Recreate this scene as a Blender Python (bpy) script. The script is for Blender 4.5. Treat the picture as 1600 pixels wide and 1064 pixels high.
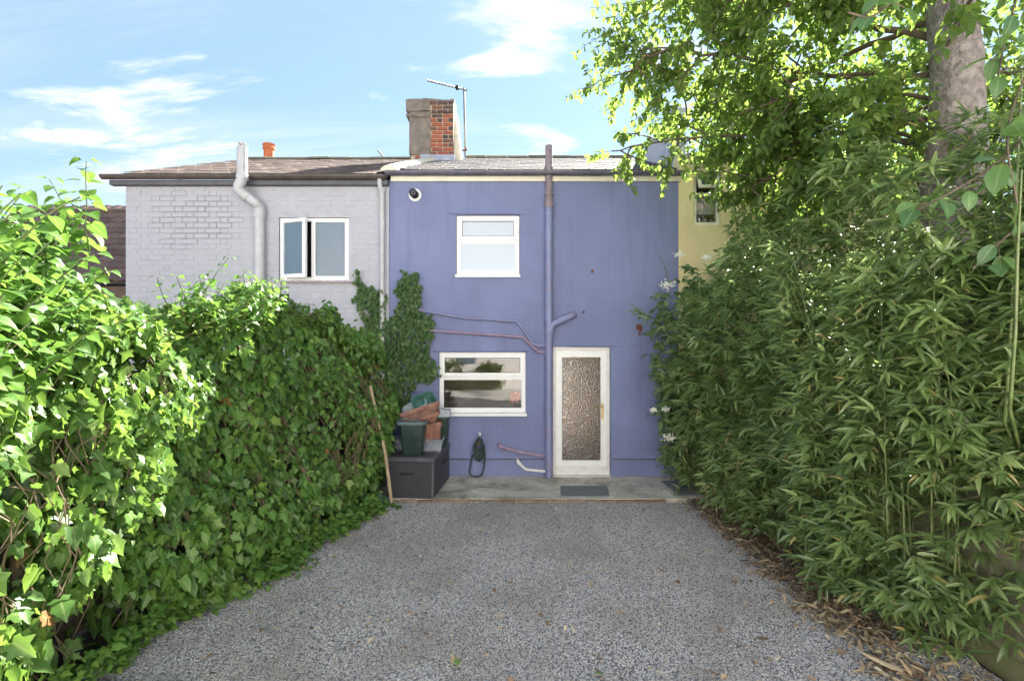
import bpy, math, random
import numpy as np
from mathutils import Vector, Matrix, noise as mnoise

scene = bpy.context.scene
for o in list(bpy.data.objects):
    bpy.data.objects.remove(o)
COL = scene.collection
R = math.radians

# ------------------------------------------------------------------ camera, sky, sun, exposure
EYE = 2.15
cam_d = bpy.data.cameras.new('camera')
cam_d.sensor_width = 36.0
cam_d.lens = 18.0
cam_d.clip_start = 0.05
cam_d.clip_end = 2000.0
cam = bpy.data.objects.new('camera', cam_d)
cam.location = (0, 0, EYE)
cam.rotation_euler = (R(90), 0, 0)
COL.objects.link(cam)
scene.camera = cam

SUN_EL, SUN_AZ = 38.0, 32.0          # degrees; azimuth from +Y towards +X
SKY_STRENGTH = 0.05
world = bpy.data.worlds.new('World')
scene.world = world
world.use_nodes = True
wt = world.node_tree
wt.nodes.clear()
def wn(t, **k):
    n = wt.nodes.new(t)
    for a, b in k.items():
        setattr(n, a, b)
    return n
w_out = wn('ShaderNodeOutputWorld')
w_bg = wn('ShaderNodeBackground')
w_bg.inputs['Strength'].default_value = SKY_STRENGTH
sky = wn('ShaderNodeTexSky', sky_type='NISHITA')
sky.sun_disc = False
sky.sun_elevation = R(SUN_EL)
sky.sun_rotation = R(SUN_AZ)
sky.air_density = 1.0
sky.dust_density = 0.35
sky.ozone_density = 2.2
tc = wn('ShaderNodeTexCoord')
sep = wn('ShaderNodeSeparateXYZ')
wt.links.new(tc.outputs['Generated'], sep.inputs[0])
def wm(op, a, b=None, c=None):
    n = wn('ShaderNodeMath', operation=op)
    for i, v in enumerate((a, b, c)):
        if v is None: continue
        if isinstance(v, (int, float)): n.inputs[i].default_value = v
        else: wt.links.new(v, n.inputs[i])
    return n.outputs[0]
zc = wm('MAXIMUM', sep.outputs['Z'], 0.0)
den = wm('ADD', zc, 0.22)
cx = wm('DIVIDE', sep.outputs['X'], den)
cy = wm('DIVIDE', sep.outputs['Y'], den)
def cloud(sx, sy, scale, detail, rough, lo, hi, off):
    comb = wn('ShaderNodeCombineXYZ')
    wt.links.new(wm('MULTIPLY_ADD', cx, sx, off[0]), comb.inputs[0])
    wt.links.new(wm('MULTIPLY_ADD', cy, sy, off[1]), comb.inputs[1])
    comb.inputs[2].default_value = off[2]
    nz = wn('ShaderNodeTexNoise')
    nz.inputs['Scale'].default_value = scale
    nz.inputs['Detail'].default_value = detail
    nz.inputs['Roughness'].default_value = rough
    nz.inputs['Distortion'].default_value = 0.35
    wt.links.new(comb.outputs[0], nz.inputs['Vector'])
    mr = wn('ShaderNodeMapRange', interpolation_type='SMOOTHSTEP')
    mr.inputs['From Min'].default_value = lo
    mr.inputs['From Max'].default_value = hi
    wt.links.new(nz.outputs['Fac'], mr.inputs['Value'])
    return mr.outputs[0]
puffs = cloud(0.8, 1.9, 2.4, 9.0, 0.57, 0.525, 0.66, (12.30, 11.62, 0.79))
wisps = cloud(0.35, 1.7, 1.6, 6.0, 0.62, 0.44, 0.86, (7.7, 5.2, 2.1))
cover = wm('MAXIMUM', wm('MULTIPLY', puffs, 0.92), wm('MULTIPLY', wisps, 0.6))
fade = wn('ShaderNodeMapRange')
fade.inputs['From Min'].default_value = 0.0
fade.inputs['From Max'].default_value = 0.12
wt.links.new(sep.outputs['Z'], fade.inputs['Value'])
cover = wm('MULTIPLY', cover, fade.outputs[0])
cmix = wn('ShaderNodeMixRGB')
wt.links.new(cover, cmix.inputs['Fac'])
veil = wn('ShaderNodeMixRGB')                 # thin high haze that pales the whole sky
veil.inputs['Fac'].default_value = 0.10
soft = wn('ShaderNodeGamma')                   # high thin cloud evens out the clear-sky gradient all round
soft.inputs['Gamma'].default_value = 0.55
wt.links.new(sky.outputs[0], soft.inputs['Color'])
tint = wn('ShaderNodeMixRGB', blend_type='MULTIPLY')
tint.inputs['Fac'].default_value = 1.0
tint.inputs['Color2'].default_value = (0.52, 0.70, 0.84, 1)
wt.links.new(soft.outputs[0], tint.inputs['Color1'])
wt.links.new(tint.outputs[0], veil.inputs['Color1'])
veil.inputs['Color2'].default_value = (2.3, 2.35, 2.4, 1)
wt.links.new(veil.outputs[0], cmix.inputs['Color1'])
cmix.inputs['Color2'].default_value = (2.15, 2.2, 2.3, 1)
wt.links.new(cmix.outputs[0], w_bg.inputs['Color'])
wt.links.new(w_bg.outputs[0], w_out.inputs[0])

sun_d = bpy.data.lights.new('sun', 'SUN')
sun_d.energy = 2.9
sun_d.angle = R(0.53)
sun_d.color = (1.0, 0.95, 0.88)
sun = bpy.data.objects.new('sun', sun_d)
sd = Vector((math.sin(R(SUN_AZ)) * math.cos(R(SUN_EL)), math.cos(R(SUN_AZ)) * math.cos(R(SUN_EL)), math.sin(R(SUN_EL))))
sun.rotation_euler = sd.to_track_quat('Z', 'Y').to_euler()
sun.location = sd * 40
COL.objects.link(sun)

vs = scene.view_settings
vs.view_transform = 'Standard'
vs.look = 'None'
vs.gamma = 1.0
vs.use_curve_mapping = False
vs.exposure = 3.52
scene.cycles.max_bounces = 10
scene.cycles.transparent_max_bounces = 12

# ------------------------------------------------------------------ helpers
def P(px, py, d):
    """point at depth d metres seen at photo pixel (used only to read sizes off the photograph)"""
    return Vector(((px - 800) / 800 * d, d, EYE + (532 - py) / 800 * d))
def WX(px): return (px - 800) / 100.0          # metres on the house wall (y = 8)
def WZ(py): return EYE + (532 - py) / 100.0

class MB:
    def __init__(s): s.v = []; s.f = []
    def add(s, v, f):
        o = len(s.v)
        s.v += [tuple(p) for p in v]
        s.f += [tuple(i + o for i in q) for q in f]
        return s
    def box(s, x0, x1, y0, y1, z0, z1, M=None):
        v = [Vector(p) for p in ((x0,y0,z0),(x1,y0,z0),(x1,y1,z0),(x0,y1,z0),(x0,y0,z1),(x1,y0,z1),(x1,y1,z1),(x0,y1,z1))]
        if M is not None: v = [M @ p for p in v]
        return s.add(v, [(0,3,2,1),(4,5,6,7),(0,1,5,4),(1,2,6,5),(2,3,7,6),(3,0,4,7)])
    def tube(s, pts, r, n=10, caps=True):
        pts = [Vector(p) for p in pts]
        if not hasattr(r, '__len__'): r = [r] * len(pts)
        up = None; rings = []
        for i, p in enumerate(pts):
            a = pts[max(i - 1, 0)]; b = pts[min(i + 1, len(pts) - 1)]
            t = (b - a)
            if t.length < 1e-9: t = Vector((0, 0, 1))
            t.normalize()
            if up is None:
                up = Vector((1, 0, 0)) if abs(t.x) < 0.9 else Vector((0, 1, 0))
            u = up - t * up.dot(t)
            if u.length < 1e-6: u = Vector((0, 1, 0)) - t * t.y
            u.normalize(); w = t.cross(u); up = u
            rings.append([p + (u * math.cos(2 * math.pi * k / n) + w * math.sin(2 * math.pi * k / n)) * r[i] for k in range(n)])
        return s.loft(rings, caps)
    def loft(s, rings, caps=True):
        n = len(rings[0]); v = [p for rg in rings for p in rg]; f = []
        for i in range(len(rings) - 1):
            for k in range(n):
                k2 = (k + 1) % n
                f.append((i*n+k, i*n+k2, (i+1)*n+k2, (i+1)*n+k))
        if caps:
            f.append(tuple(range(n - 1, -1, -1)))
            f.append(tuple((len(rings) - 1) * n + k for k in range(n)))
        return s.add(v, f)
    def xf(s, M):
        s.v = [tuple(M @ Vector(p)) for p in s.v]; return s
    def mesh(s, name):
        me = bpy.data.meshes.new(name)
        me.from_pydata(s.v, [], s.f); me.update(); return me

def bend(pts, rad=0.05, seg=5):
    """round the corners of a polyline"""
    pts = [Vector(p) for p in pts]; out = [pts[0]]
    for i in range(1, len(pts) - 1):
        a, b, c = pts[i-1], pts[i], pts[i+1]
        d1 = (a - b); d2 = (c - b)
        r = min(rad, d1.length * .45, d2.length * .45)
        p1 = b + d1.normalized() * r; p2 = b + d2.normalized() * r
        for k in range(seg + 1):
            t = k / seg
            out.append(p1 * (1-t)**2 + b * 2*t*(1-t) + p2 * t*t)
    out.append(pts[-1]); return out

def parent_to(o, par):
    o.parent = par
    if par is not None and par.type == 'EMPTY':
        o.matrix_parent_inverse = Matrix.Translation(-Vector(par.location))
def obj(name, me, mat=None, parent=None, smooth=None, bevel=0, kind=None):
    if isinstance(me, MB): me = me.mesh(name)
    if mat is not None and len(me.materials) == 0: me.materials.append(mat)
    if smooth is not None:
        me.shade_smooth()
        me.set_sharp_from_angle(angle=R(smooth))
    o = bpy.data.objects.new(name, me)
    COL.objects.link(o)
    if parent is not None: parent_to(o, parent)
    if bevel:
        m = o.modifiers.new('bevel', 'BEVEL'); m.width = bevel; m.segments = 2; m.limit_method = 'ANGLE'
    if kind: o['kind'] = kind
    return o
def inst(name, me, M, parent=None):
    o = bpy.data.objects.new(name, me)
    o.matrix_basis = M
    COL.objects.link(o)
    if parent is not None: parent_to(o, parent)
    return o
def tag(o, label, cat, group=None):
    o['label'] = label; o['category'] = cat
    if group: o['group'] = group
    return o
def thing(name, label, cat, loc=(0,0,0), group=None):
    o = bpy.data.objects.new(name, None)
    o.empty_display_size = 0.2
    o.location = loc
    COL.objects.link(o)
    return tag(o, label, cat, group)

# ------------------------------------------------------------------ materials
def new_mat(name):
    m = bpy.data.materials.new(name); m.use_nodes = True
    nt = m.node_tree; b = nt.nodes['Principled BSDF']
    return m, nt, b
def L(nt, a, b): nt.links.new(a, b)
def ramp(nt, fac, stops):
    n = nt.nodes.new('ShaderNodeValToRGB')
    cr = n.color_ramp
    while len(cr.elements) > 1: cr.elements.remove(cr.elements[-1])
    cr.elements[0].position = stops[0][0]; cr.elements[0].color = (*stops[0][1], 1)
    for p, c in stops[1:]:
        e = cr.elements.new(p); e.color = (*c, 1)
    L(nt, fac, n.inputs[0]); return n.outputs[0]
def tex_noise(nt, scale, detail=4, rough=.55, vec=None, dist=0):
    n = nt.nodes.new('ShaderNodeTexNoise')
    n.inputs['Scale'].default_value = scale; n.inputs['Detail'].default_value = detail
    n.inputs['Roughness'].default_value = rough; n.inputs['Distortion'].default_value = dist
    if vec is not None: L(nt, vec, n.inputs['Vector'])
    return n.outputs['Fac']
def coords(nt, scale=(1,1,1), kind='Object'):
    t = nt.nodes.new('ShaderNodeTexCoord'); m = nt.nodes.new('ShaderNodeMapping')
    m.inputs['Scale'].default_value = scale
    L(nt, t.outputs[kind], m.inputs[0]); return m.outputs[0]
def mixc(nt, fac, a, b, mode='MIX'):
    n = nt.nodes.new('ShaderNodeMixRGB'); n.blend_type = mode
    for i, v in enumerate((fac, a, b)):
        if isinstance(v, (int, float)): n.inputs[i].default_value = v
        elif isinstance(v, tuple): n.inputs[i].default_value = (*v, 1)
        else: L(nt, v, n.inputs[i])
    return n.outputs[0]
def bump(nt, b, height, strength=.3, dist=.01):
    n = nt.nodes.new('ShaderNodeBump')
    n.inputs['Strength'].default_value = strength; n.inputs['Distance'].default_value = dist
    L(nt, height, n.inputs['Height']); L(nt, n.outputs[0], b.inputs['Normal']); return n
def plain(name, c, rough=.6, var=.12, scale=6, bscale=0, bstr=.2, bdist=.004, metal=0, dirt=None, dirt_amt=.5, dscale=2.5, spec=.5):
    """painted or moulded surface: base colour, blotchy variation, optional dirt, optional relief"""
    m, nt, b = new_mat(name)
    v = coords(nt)
    n1 = tex_noise(nt, scale, 5, .6, v)
    lo = tuple(x * (1 - var) for x in c); hi = tuple(min(x * (1 + var), .95) for x in c)
    col = ramp(nt, n1, [(.3, lo), (.7, hi)])
    if dirt:
        n2 = tex_noise(nt, dscale, 7, .68, v, .4)
        f = ramp(nt, n2, [(.50, (0,0,0)), (.72, (dirt_amt,)*3)])
        col = mixc(nt, f, col, dirt)
    L(nt, col, b.inputs['Base Color'])
    b.inputs['Roughness'].default_value = rough
    b.inputs['Metallic'].default_value = metal
    b.inputs['Specular IOR Level'].default_value = spec
    if bscale:
        bump(nt, b, tex_noise(nt, bscale, 4, .6, v), bstr, bdist)
    return m

def render_wall(name, c, weather, streak):
    """masonry paint over rendered wall: orange-peel relief, faded blotches, faint rain streaks"""
    m, nt, b = new_mat(name)
    v = coords(nt)
    big = tex_noise(nt, .9, 6, .6, v, .5)
    col = ramp(nt, big, [(.28, tuple(x*.88 for x in c)), (.72, tuple(x*1.1 for x in c))])
    vs_ = coords(nt, (2.6, 1, .28))
    st = tex_noise(nt, 2.2, 5, .6, vs_)
    col = mixc(nt, ramp(nt, st, [(.52, (0,0,0)), (.74, (.6,)*3)]), col, streak)
    sp = tex_noise(nt, 9, 6, .7, v)
    col = mixc(nt, ramp(nt, sp, [(.60, (0,0,0)), (.74, (.6,)*3)]), col, weather)
    fine = tex_noise(nt, 150, 2, .5, v)
    col = mixc(nt, .10, col, ramp(nt, fine, [(.35, (0,0,0)), (.65, (1,1,1))]), 'OVERLAY')
    L(nt, col, b.inputs['Base Color'])
    b.inputs['Roughness'].default_value = .82
    b.inputs['Specular IOR Level'].default_value = .3
    h = nt.nodes.new('ShaderNodeMath'); h.operation = 'MULTIPLY_ADD'
    L(nt, tex_noise(nt, 85, 3, .6, v), h.inputs[0]); h.inputs[1].default_value = .45
    L(nt, tex_noise(nt, 5, 5, .6, v), h.inputs[2])
    bump(nt, b, h.outputs[0], .6, .016)
    return m

M_PURPLE = render_wall('purple_masonry_paint', (.185, .212, .365), (.25, .272, .41), (.14, .155, .26))
M_YELLOW = render_wall('yellow_masonry_paint', (.74, .63, .36), (.76, .67, .45), (.6, .5, .28))
M_GREYBRICK = plain('grey_white_brick_paint', (.40, .412, .452), .75, .08, 3.0, 60, .35, .004, dirt=(.38, .36, .34), dirt_amt=.35, dscale=3.2, spec=.3)
M_PVC = plain('white_upvc', (.78, .78, .77), .32, .03, 4, dirt=(.5, .48, .42), dirt_amt=.18, dscale=6)
M_WHITE_OLD = plain('old_white_gloss', (.70, .69, .66), .45, .05, 6, dirt=(.35, .32, .27), dirt_amt=.5, dscale=8)
M_CREAM = plain('cream_fascia_paint', (.72, .68, .55), .5, .08, 5, dirt=(.4, .35, .25), dirt_amt=.4, dscale=6)
M_PIPE_P = plain('purple_painted_pipe', (.19, .215, .37), .5, .1, 8, 40, .2, .002, dirt=(.28, .17, .20), dirt_amt=.55, dscale=7)
M_PIPE_PINK = plain('faded_pink_pipe', (.27, .19, .27), .55, .15, 9, 40, .2, .002, dirt=(.24, .24, .37), dirt_amt=.9, dscale=9)
M_PIPE_RUST = plain('weathered_brown_pipe', (.22, .17, .19), .6, .25, 9, 60, .3, .003, dirt=(.3, .29, .33), dirt_amt=.7, dscale=6)
M_PIPE_G = plain('grey_painted_pipe', (.46, .465, .48), .5, .08, 6, 40, .15, .002, dirt=(.33, .31, .29), dirt_amt=.4, dscale=8)
M_GUTTER = plain('dark_purple_gutter', (.10, .098, .135), .45, .25, 7, dirt=(.16, .12, .11), dirt_amt=.6, dscale=5)
M_GUTTER_B = plain('brown_black_gutter', (.07, .058, .05), .5, .3, 7, dirt=(.16, .12, .09), dirt_amt=.6, dscale=5)
M_SOFFIT = plain('dark_soffit_board', (.10, .10, .12), .6, .2, 5)
M_LEAD = plain('lead_flashing', (.30, .33, .42), .5, .2, 9, dirt=(.5, .52, .55), dirt_amt=.6, dscale=6)
M_LIME = plain('pale_mortar_flashing', (.72, .66, .5), .8, .12, 10, 40, .5, .006, dirt=(.4, .36, .26), dirt_amt=.5, dscale=7)
M_RENDER_OLD = plain('old_cement_render', (.19, .16, .135), .9, .3, 7, 45, .7, .012, dirt=(.30, .27, .2), dirt_amt=.7, dscale=5)
M_TERRA = plain('terracotta_pot', (.55, .15, .055), .7, .15, 8, dirt=(.3, .12, .07), dirt_amt=.4)
M_DARK = plain('dark_void', (.012, .012, .013), .8, .2)
M_INT = plain('interior_plaster', (.62, .54, .42), .8, .05)
M_INT_FLOOR = plain('interior_floor', (.36, .22, .11), .45, .2, 5)
M_BRASS = plain('aged_brass', (.42, .31, .12), .35, .15, 20, metal=1)
M_RUST = plain('rusty_iron', (.16, .055, .035), .8, .4, 30, 60, .5, .003)
M_ALU = plain('weathered_aluminium', (.2, .2, .21), .45, .2, 20, metal=.6)
M_JOINT = plain('chimney_mortar', (.48, .40, .30), .9, .2, 25, 60, .5, .006)

def obj_random_mat(name, stops, rough=.8, fine=30, bstr=.5, bdist=.006, spot=None, spec=.4, blot=4):
    m, nt, b = new_mat(name)
    oi = nt.nodes.new('ShaderNodeObjectInfo')
    v = coords(nt)
    col = ramp(nt, oi.outputs['Random'], stops)
    n = tex_noise(nt, fine, 5, .65, v)
    col = mixc(nt, .45, col, ramp(nt, n, [(.3, (.25,)*3), (.7, (.75,)*3)]), 'OVERLAY')
    if spot:
        n2 = tex_noise(nt, blot, 6, .7, coords(nt, (1,1,1), 'Generated') if False else v, .3)
        col = mixc(nt, ramp(nt, n2, [(.54, (0,0,0)), (.68, (.75,)*3)]), col, spot)
    L(nt, col, b.inputs['Base Color'])
    b.inputs['Roughness'].default_value = rough
    b.inputs['Specular IOR Level'].default_value = spec
    bump(nt, b, tex_noise(nt, fine*1.5, 4, .6, v), bstr, bdist)
    return m
M_SLATE_R = obj_random_mat('blue_grey_slate', [(0, (.055,.053,.054)), (.5, (.08,.077,.078)), (.85, (.12,.11,.103)), (1, (.065,.056,.053))], .85, 14, .5, .006, (.16,.15,.13), .2, 6)
M_SLATE_L = obj_random_mat('brown_roof_slate', [(0, (.07,.052,.044)), (.5, (.12,.09,.074)), (.85, (.17,.125,.10)), (1, (.085,.06,.05))], .85, 14, .5, .006, (.21,.175,.13), .2, 6)
M_RTILE = obj_random_mat('brown_concrete_tile', [(0, (.12,.075,.06)), (1, (.21,.14,.11))], .8, 14, .5, .006, (.22,.19,.15))
M_CBRICK = obj_random_mat('red_chimney_brick', [(0, (.28,.075,.045)), (.45, (.34,.105,.06)), (.8, (.24,.08,.055)), (1, (.16,.07,.055))], .85, 22, .7, .008)
M_CBRICK_D = obj_random_mat('sooty_chimney_brick', [(0, (.06,.045,.045)), (.6, (.11,.07,.06)), (1, (.22,.09,.06))], .9, 22, .7, .008, (.2,.17,.12))
M_EBRICK = obj_random_mat('edging_brick', [(0, (.20,.13,.09)), (.5, (.30,.21,.15)), (1, (.19,.16,.13))], .9, 22, .7, .008, (.13,.12,.08))
M_PAINTBRICK = M_GREYBRICK

def wood_mat(name, c1, c2, green=None):
    m, nt, b = new_mat(name)
    v = coords(nt, (1, 1, .12))
    g = tex_noise(nt, 22, 6, .65, v, .6)
    col = ramp(nt, g, [(.3, c1), (.7, c2)])
    oi = nt.nodes.new('ShaderNodeObjectInfo')
    col = mixc(nt, .5, col, ramp(nt, oi.outputs['Random'], [(0, (.35,)*3), (1, (.65,)*3)]), 'OVERLAY')
    if green:
        n2 = tex_noise(nt, 1.7, 5, .6, coords(nt))
        col = mixc(nt, ramp(nt, n2, [(.45, (0,0,0)), (.65, (.75,)*3)]), col, green)
    L(nt, col, b.inputs['Base Color'])
    b.inputs['Roughness'].default_value = .85
    bump(nt, b, g, .5, .006)
    return m
M_FENCE = wood_mat('weathered_fence_timber', (.15, .125, .09), (.28, .235, .175), (.16, .19, .07))
M_FENCE_D = wood_mat('old_dark_fence_timber', (.07, .055, .04), (.16, .125, .09))
M_STAKE = wood_mat('pale_stake_timber', (.26, .19, .12), (.42, .33, .22))

def glass_mat(name, tint=(1,1,1), rough=0.0):
    m, nt, b = new_mat(name)
    b.inputs['Base Color'].default_value = (*tint, 1)
    b.inputs['Transmission Weight'].default_value = 1
    b.inputs['Roughness'].default_value = rough
    b.inputs['IOR'].default_value = 1.5
    return m, nt, b
M_GLASS, _, _ = glass_mat('clear_window_glass')
M_OBSC, nt, b = glass_mat('stippled_door_glass', (.86, .82, .75), .03)
vv = nt.nodes.new('ShaderNodeTexVoronoi'); vv.feature = 'SMOOTH_F1'
vv.inputs['Scale'].default_value = 48; vv.inputs['Smoothness'].default_value = .35
L(nt, coords(nt), vv.inputs['Vector'])
bump(nt, b, vv.outputs['Distance'], 1.0, .013)
def frosted(name, c, scale, strength, dist, tw=.25):
    m, nt, b = new_mat(name)
    b.inputs['Base Color'].default_value = (*c, 1)
    b.inputs['Roughness'].default_value = .22
    b.inputs['Transmission Weight'].default_value = tw
    bump(nt, b, tex_noise(nt, scale, 3, .6, coords(nt), .5), strength, dist)
    return m
M_FROST_W = frosted('frosted_glass_over_white_blind', (.60, .68, .78), 60, .2, .002)
M_FROST_B = frosted('rippled_obscure_glass', (.22, .32, .41), 46, .7, .004, .45)

# foliage: per-vertex attributes rnd (leaf to leaf) and ux (0 on the midrib, 1 at the edge)
def leaf_mat(name, stops, trans, tamount=.42, rough=.4, vein=(.30,.38,.12), veinamt=.5, spec=.5):
    m, nt, b = new_mat(name)
    a = nt.nodes.new('ShaderNodeAttribute'); a.attribute_name = 'rnd'
    u = nt.nodes.new('ShaderNodeAttribute'); u.attribute_name = 'ux'
    col = ramp(nt, a.outputs['Fac'], stops)
    n = tex_noise(nt, 35, 4, .6, coords(nt))
    col = mixc(nt, .35, col, ramp(nt, n, [(.3, (.3,)*3), (.7, (.7,)*3)]), 'OVERLAY')
    col = mixc(nt, ramp(nt, u.outputs['Fac'], [(.0, (veinamt,)*3), (.16, (0,0,0))]), col, vein)
    L(nt, col, b.inputs['Base Color'])
    b.inputs['Roughness'].default_value = rough
    b.inputs['Specular IOR Level'].default_value = spec
    bump(nt, b, n, .25, .004)
    tr = nt.nodes.new('ShaderNodeBsdfTranslucent')
    tcol = mixc(nt, 1.0, ramp(nt, a.outputs['Fac'], [(0, tuple(x*.65 for x in trans)), (1, tuple(x*1.25 for x in trans))]), col, 'SCREEN')
    L(nt, tcol, tr.inputs['Color'])
    mx = nt.nodes.new('ShaderNodeMixShader'); mx.inputs[0].default_value = tamount
    out = nt.nodes['Material Output']
    L(nt, b.outputs[0], mx.inputs[1]); L(nt, tr.outputs[0], mx.inputs[2]); L(nt, mx.outputs[0], out.inputs['Surface'])
    return m
M_IVY = leaf_mat('ivy_leaf', [(0, (.045,.105,.022)), (.35, (.08,.18,.032)), (.7, (.125,.24,.045)), (.965, (.18,.29,.055)), (.975, (.30,.2,.04)), (1, (.26,.12,.04))], (.18, .28, .03), .34, .42, (.32,.38,.15), .5, .4)
M_IVY_W = leaf_mat('wall_ivy_leaf', [(0, (.035,.085,.025)), (.5, (.06,.13,.035)), (1, (.11,.18,.05))], (.12, .22, .03), .35, .42)
M_SHRUB = leaf_mat('lilac_leaf', [(0, (.05,.12,.025)), (.5, (.08,.175,.03)), (1, (.13,.24,.04))], (.14, .28, .03), .34, .42)
M_BAMBOO = leaf_mat('bamboo_leaf', [(0, (.085,.14,.05)), (.35, (.145,.225,.075)), (.75, (.22,.31,.11)), (.955, (.33,.40,.16)), (.965, (.42,.34,.12)), (1, (.5,.4,.2))], (.21, .32, .07), .45, .32, (.3,.36,.18), .4, .7)
M_TREE = leaf_mat('orchard_tree_leaf', [(0, (.05,.10,.025)), (.5, (.09,.155,.035)), (.9, (.15,.22,.04)), (1, (.24,.22,.05))], (.22, .34, .04), .48, .42)
M_ELDER = leaf_mat('pale_shrub_leaf', [(0, (.08,.15,.06)), (.6, (.14,.22,.09)), (1, (.24,.31,.14))], (.16, .26, .07), .38, .45)
M_BIGLEAF = leaf_mat('broad_climber_leaf', [(0, (.06,.14,.05)), (1, (.13,.23,.07))], (.18, .32, .05), .42, .36, (.3,.38,.16), .6)
M_BACKTREE = leaf_mat('far_tree_leaf', [(0, (.035,.08,.02)), (.6, (.07,.13,.03)), (1, (.12,.18,.04))], (.14, .24, .03), .4, .45)
M_LITTER = leaf_mat('dry_leaf_litter', [(0, (.09,.05,.03)), (.3, (.22,.14,.08)), (.65, (.42,.31,.19)), (1, (.60,.50,.34))], (.2, .12, .05), .12, .75, (.5,.4,.25), .2)
M_BARK = plain('grey_bark', (.27, .235, .215), .9, .4, 14, 26, 1.0, .05, dirt=(.10, .08, .065), dirt_amt=.85, dscale=9)
M_TWIG = plain('twig_bark', (.10, .075, .05), .85, .3, 12)
M_VINE = plain('vine_stem', (.16, .12, .07), .8, .3, 12)
M_CULM = plain('bamboo_culm', (.11, .15, .045), .4, .4, 9, dirt=(.24, .21, .12), dirt_amt=.7, dscale=5)
M_FLOWER = plain('white_petal', (.82, .80, .70), .6, .05)
# ------------------------------------------------------------------ ground
m, nt, b = new_mat('garden_soil')
v = coords(nt)
L(nt, ramp(nt, tex_noise(nt, 3, 8, .7, v), [(.3, (.035,.026,.02)), (.7, (.10,.075,.055))]), b.inputs['Base Color'])
b.inputs['Roughness'].default_value = .95
bump(nt, b, tex_noise(nt, 30, 6, .7, v), .8, .03)
M_SOIL = m
g = MB(); g.add([(-400,-400,-.035),(400,-400,-.035),(400,400,-.035),(-400,400,-.035)], [(0,1,2,3)])
obj('ground', g, M_SOIL, kind='structure')

m, nt, b = new_mat('gravel_bed_fines')
v = coords(nt)
c = ramp(nt, tex_noise(nt, 120, 3, .6, v), [(.3, (.09,.09,.095)), (.7, (.22,.22,.23))])
L(nt, c, b.inputs['Base Color']); b.inputs['Roughness'].default_value = .95
bump(nt, b, tex_noise(nt, 90, 3, .6, v), .8, .01)
M_BED = m
bed = MB(); nx, ny = 30, 30
bx0, bx1, by0, by1 = -2.75, 3.1, .9, 6.78
def bed_z(x, y):
    return .012 * mnoise.noise(Vector((x*.9, y*.9, 0))) + .006 * mnoise.noise(Vector((x*3, y*3, 5)))
vv_ = [(bx0+(bx1-bx0)*i/nx, by0+(by1-by0)*j/ny, bed_z(bx0+(bx1-bx0)*i/nx, by0+(by1-by0)*j/ny)) for j in range(ny+1) for i in range(nx+1)]
ff_ = [(j*(nx+1)+i, j*(nx+1)+i+1, (j+1)*(nx+1)+i+1, (j+1)*(nx+1)+i) for j in range(ny) for i in range(nx)]
bed.add(vv_, ff_)
obj('gravel_bed', bed, M_BED, kind='structure', smooth=60)

# loose gravel: six angular chips scattered with geometry nodes (nobody could count it)
m, nt, b = new_mat('grey_granite_chips')
oi = nt.nodes.new('ShaderNodeObjectInfo')
c = ramp(nt, oi.outputs['Random'], [(0, (.13,.133,.14)), (.2, (.28,.282,.29)), (.5, (.38,.382,.388)), (.78, (.48,.478,.475)), (.87, (.60,.59,.57)), (.93, (.34,.25,.18)), (1, (.50,.40,.30))])
c = mixc(nt, .4, c, ramp(nt, tex_noise(nt, 180, 3, .6, coords(nt)), [(.3, (.3,)*3), (.7, (.7,)*3)]), 'OVERLAY')
gp_ = nt.nodes.new('ShaderNodeNewGeometry')          # trodden, dirtier patches in the stone
pn = tex_noise(nt, 1.1, 5, .6, gp_.outputs['Position'], .4)
c = mixc(nt, ramp(nt, pn, [(.42, (0,0,0)), (.64, (.62,)*3)]), c, (.23,.205,.175))
L(nt, c, b.inputs['Base Color']); b.inputs['Roughness'].default_value = .7
M_GRAVEL = m
rg = np.random.default_rng(11)
chipcol = bpy.data.collections.new('gravel_chip_shapes')
import bmesh
for k in range(6):
    bm = bmesh.new(); bmesh.ops.create_icosphere(bm, subdivisions=1, radius=1)
    for vt in bm.verts:
        vt.co *= rg.uniform(.72, 1.2)
        vt.co.x *= 1.25; vt.co.z *= .62
    me = bpy.data.meshes.new('chip'); bm.to_mesh(me); bm.free()
    me.materials.append(M_GRAVEL)
    chipcol.objects.link(bpy.data.objects.new('gravel_chip', me))
gm = MB(); gm.add(vv_, ff_)
gravel = obj('gravel', gm, M_GRAVEL, kind='stuff')
tag(gravel, 'loose grey granite chippings covering the yard', 'gravel')
ng = bpy.data.node_groups.new('scatter_chips', 'GeometryNodeTree')
ng.interface.new_socket('Geometry', in_out='INPUT', socket_type='NodeSocketGeometry')
ng.interface.new_socket('Geometry', in_out='OUTPUT', socket_type='NodeSocketGeometry')
def gn(t): return ng.nodes.new(t)
gi = gn('NodeGroupInput'); go = gn('NodeGroupOutput')
dp = gn('GeometryNodeDistributePointsOnFaces'); dp.inputs['Density'].default_value = 7200
pos = gn('GeometryNodeInputPosition'); sx = gn('ShaderNodeSeparateXYZ')
ng.links.new(pos.outputs[0], sx.inputs[0])
dens = gn('ShaderNodeMapRange')           # chips thin out behind the camera where nothing shows them
dens.inputs['From Min'].default_value = 1.2; dens.inputs['From Max'].default_value = 2.0
dens.inputs['To Min'].default_value = 900; dens.inputs['To Max'].default_value = 10500
ng.links.new(sx.outputs['Y'], dens.inputs['Value'])
ng.links.new(dens.outputs[0], dp.inputs['Density'])
ci = gn('GeometryNodeCollectionInfo'); ci.inputs['Collection'].default_value = chipcol
ci.inputs['Separate Children'].default_value = True; ci.inputs['Reset Children'].default_value = True
ip = gn('GeometryNodeInstanceOnPoints'); ip.inputs['Pick Instance'].default_value = True
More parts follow.
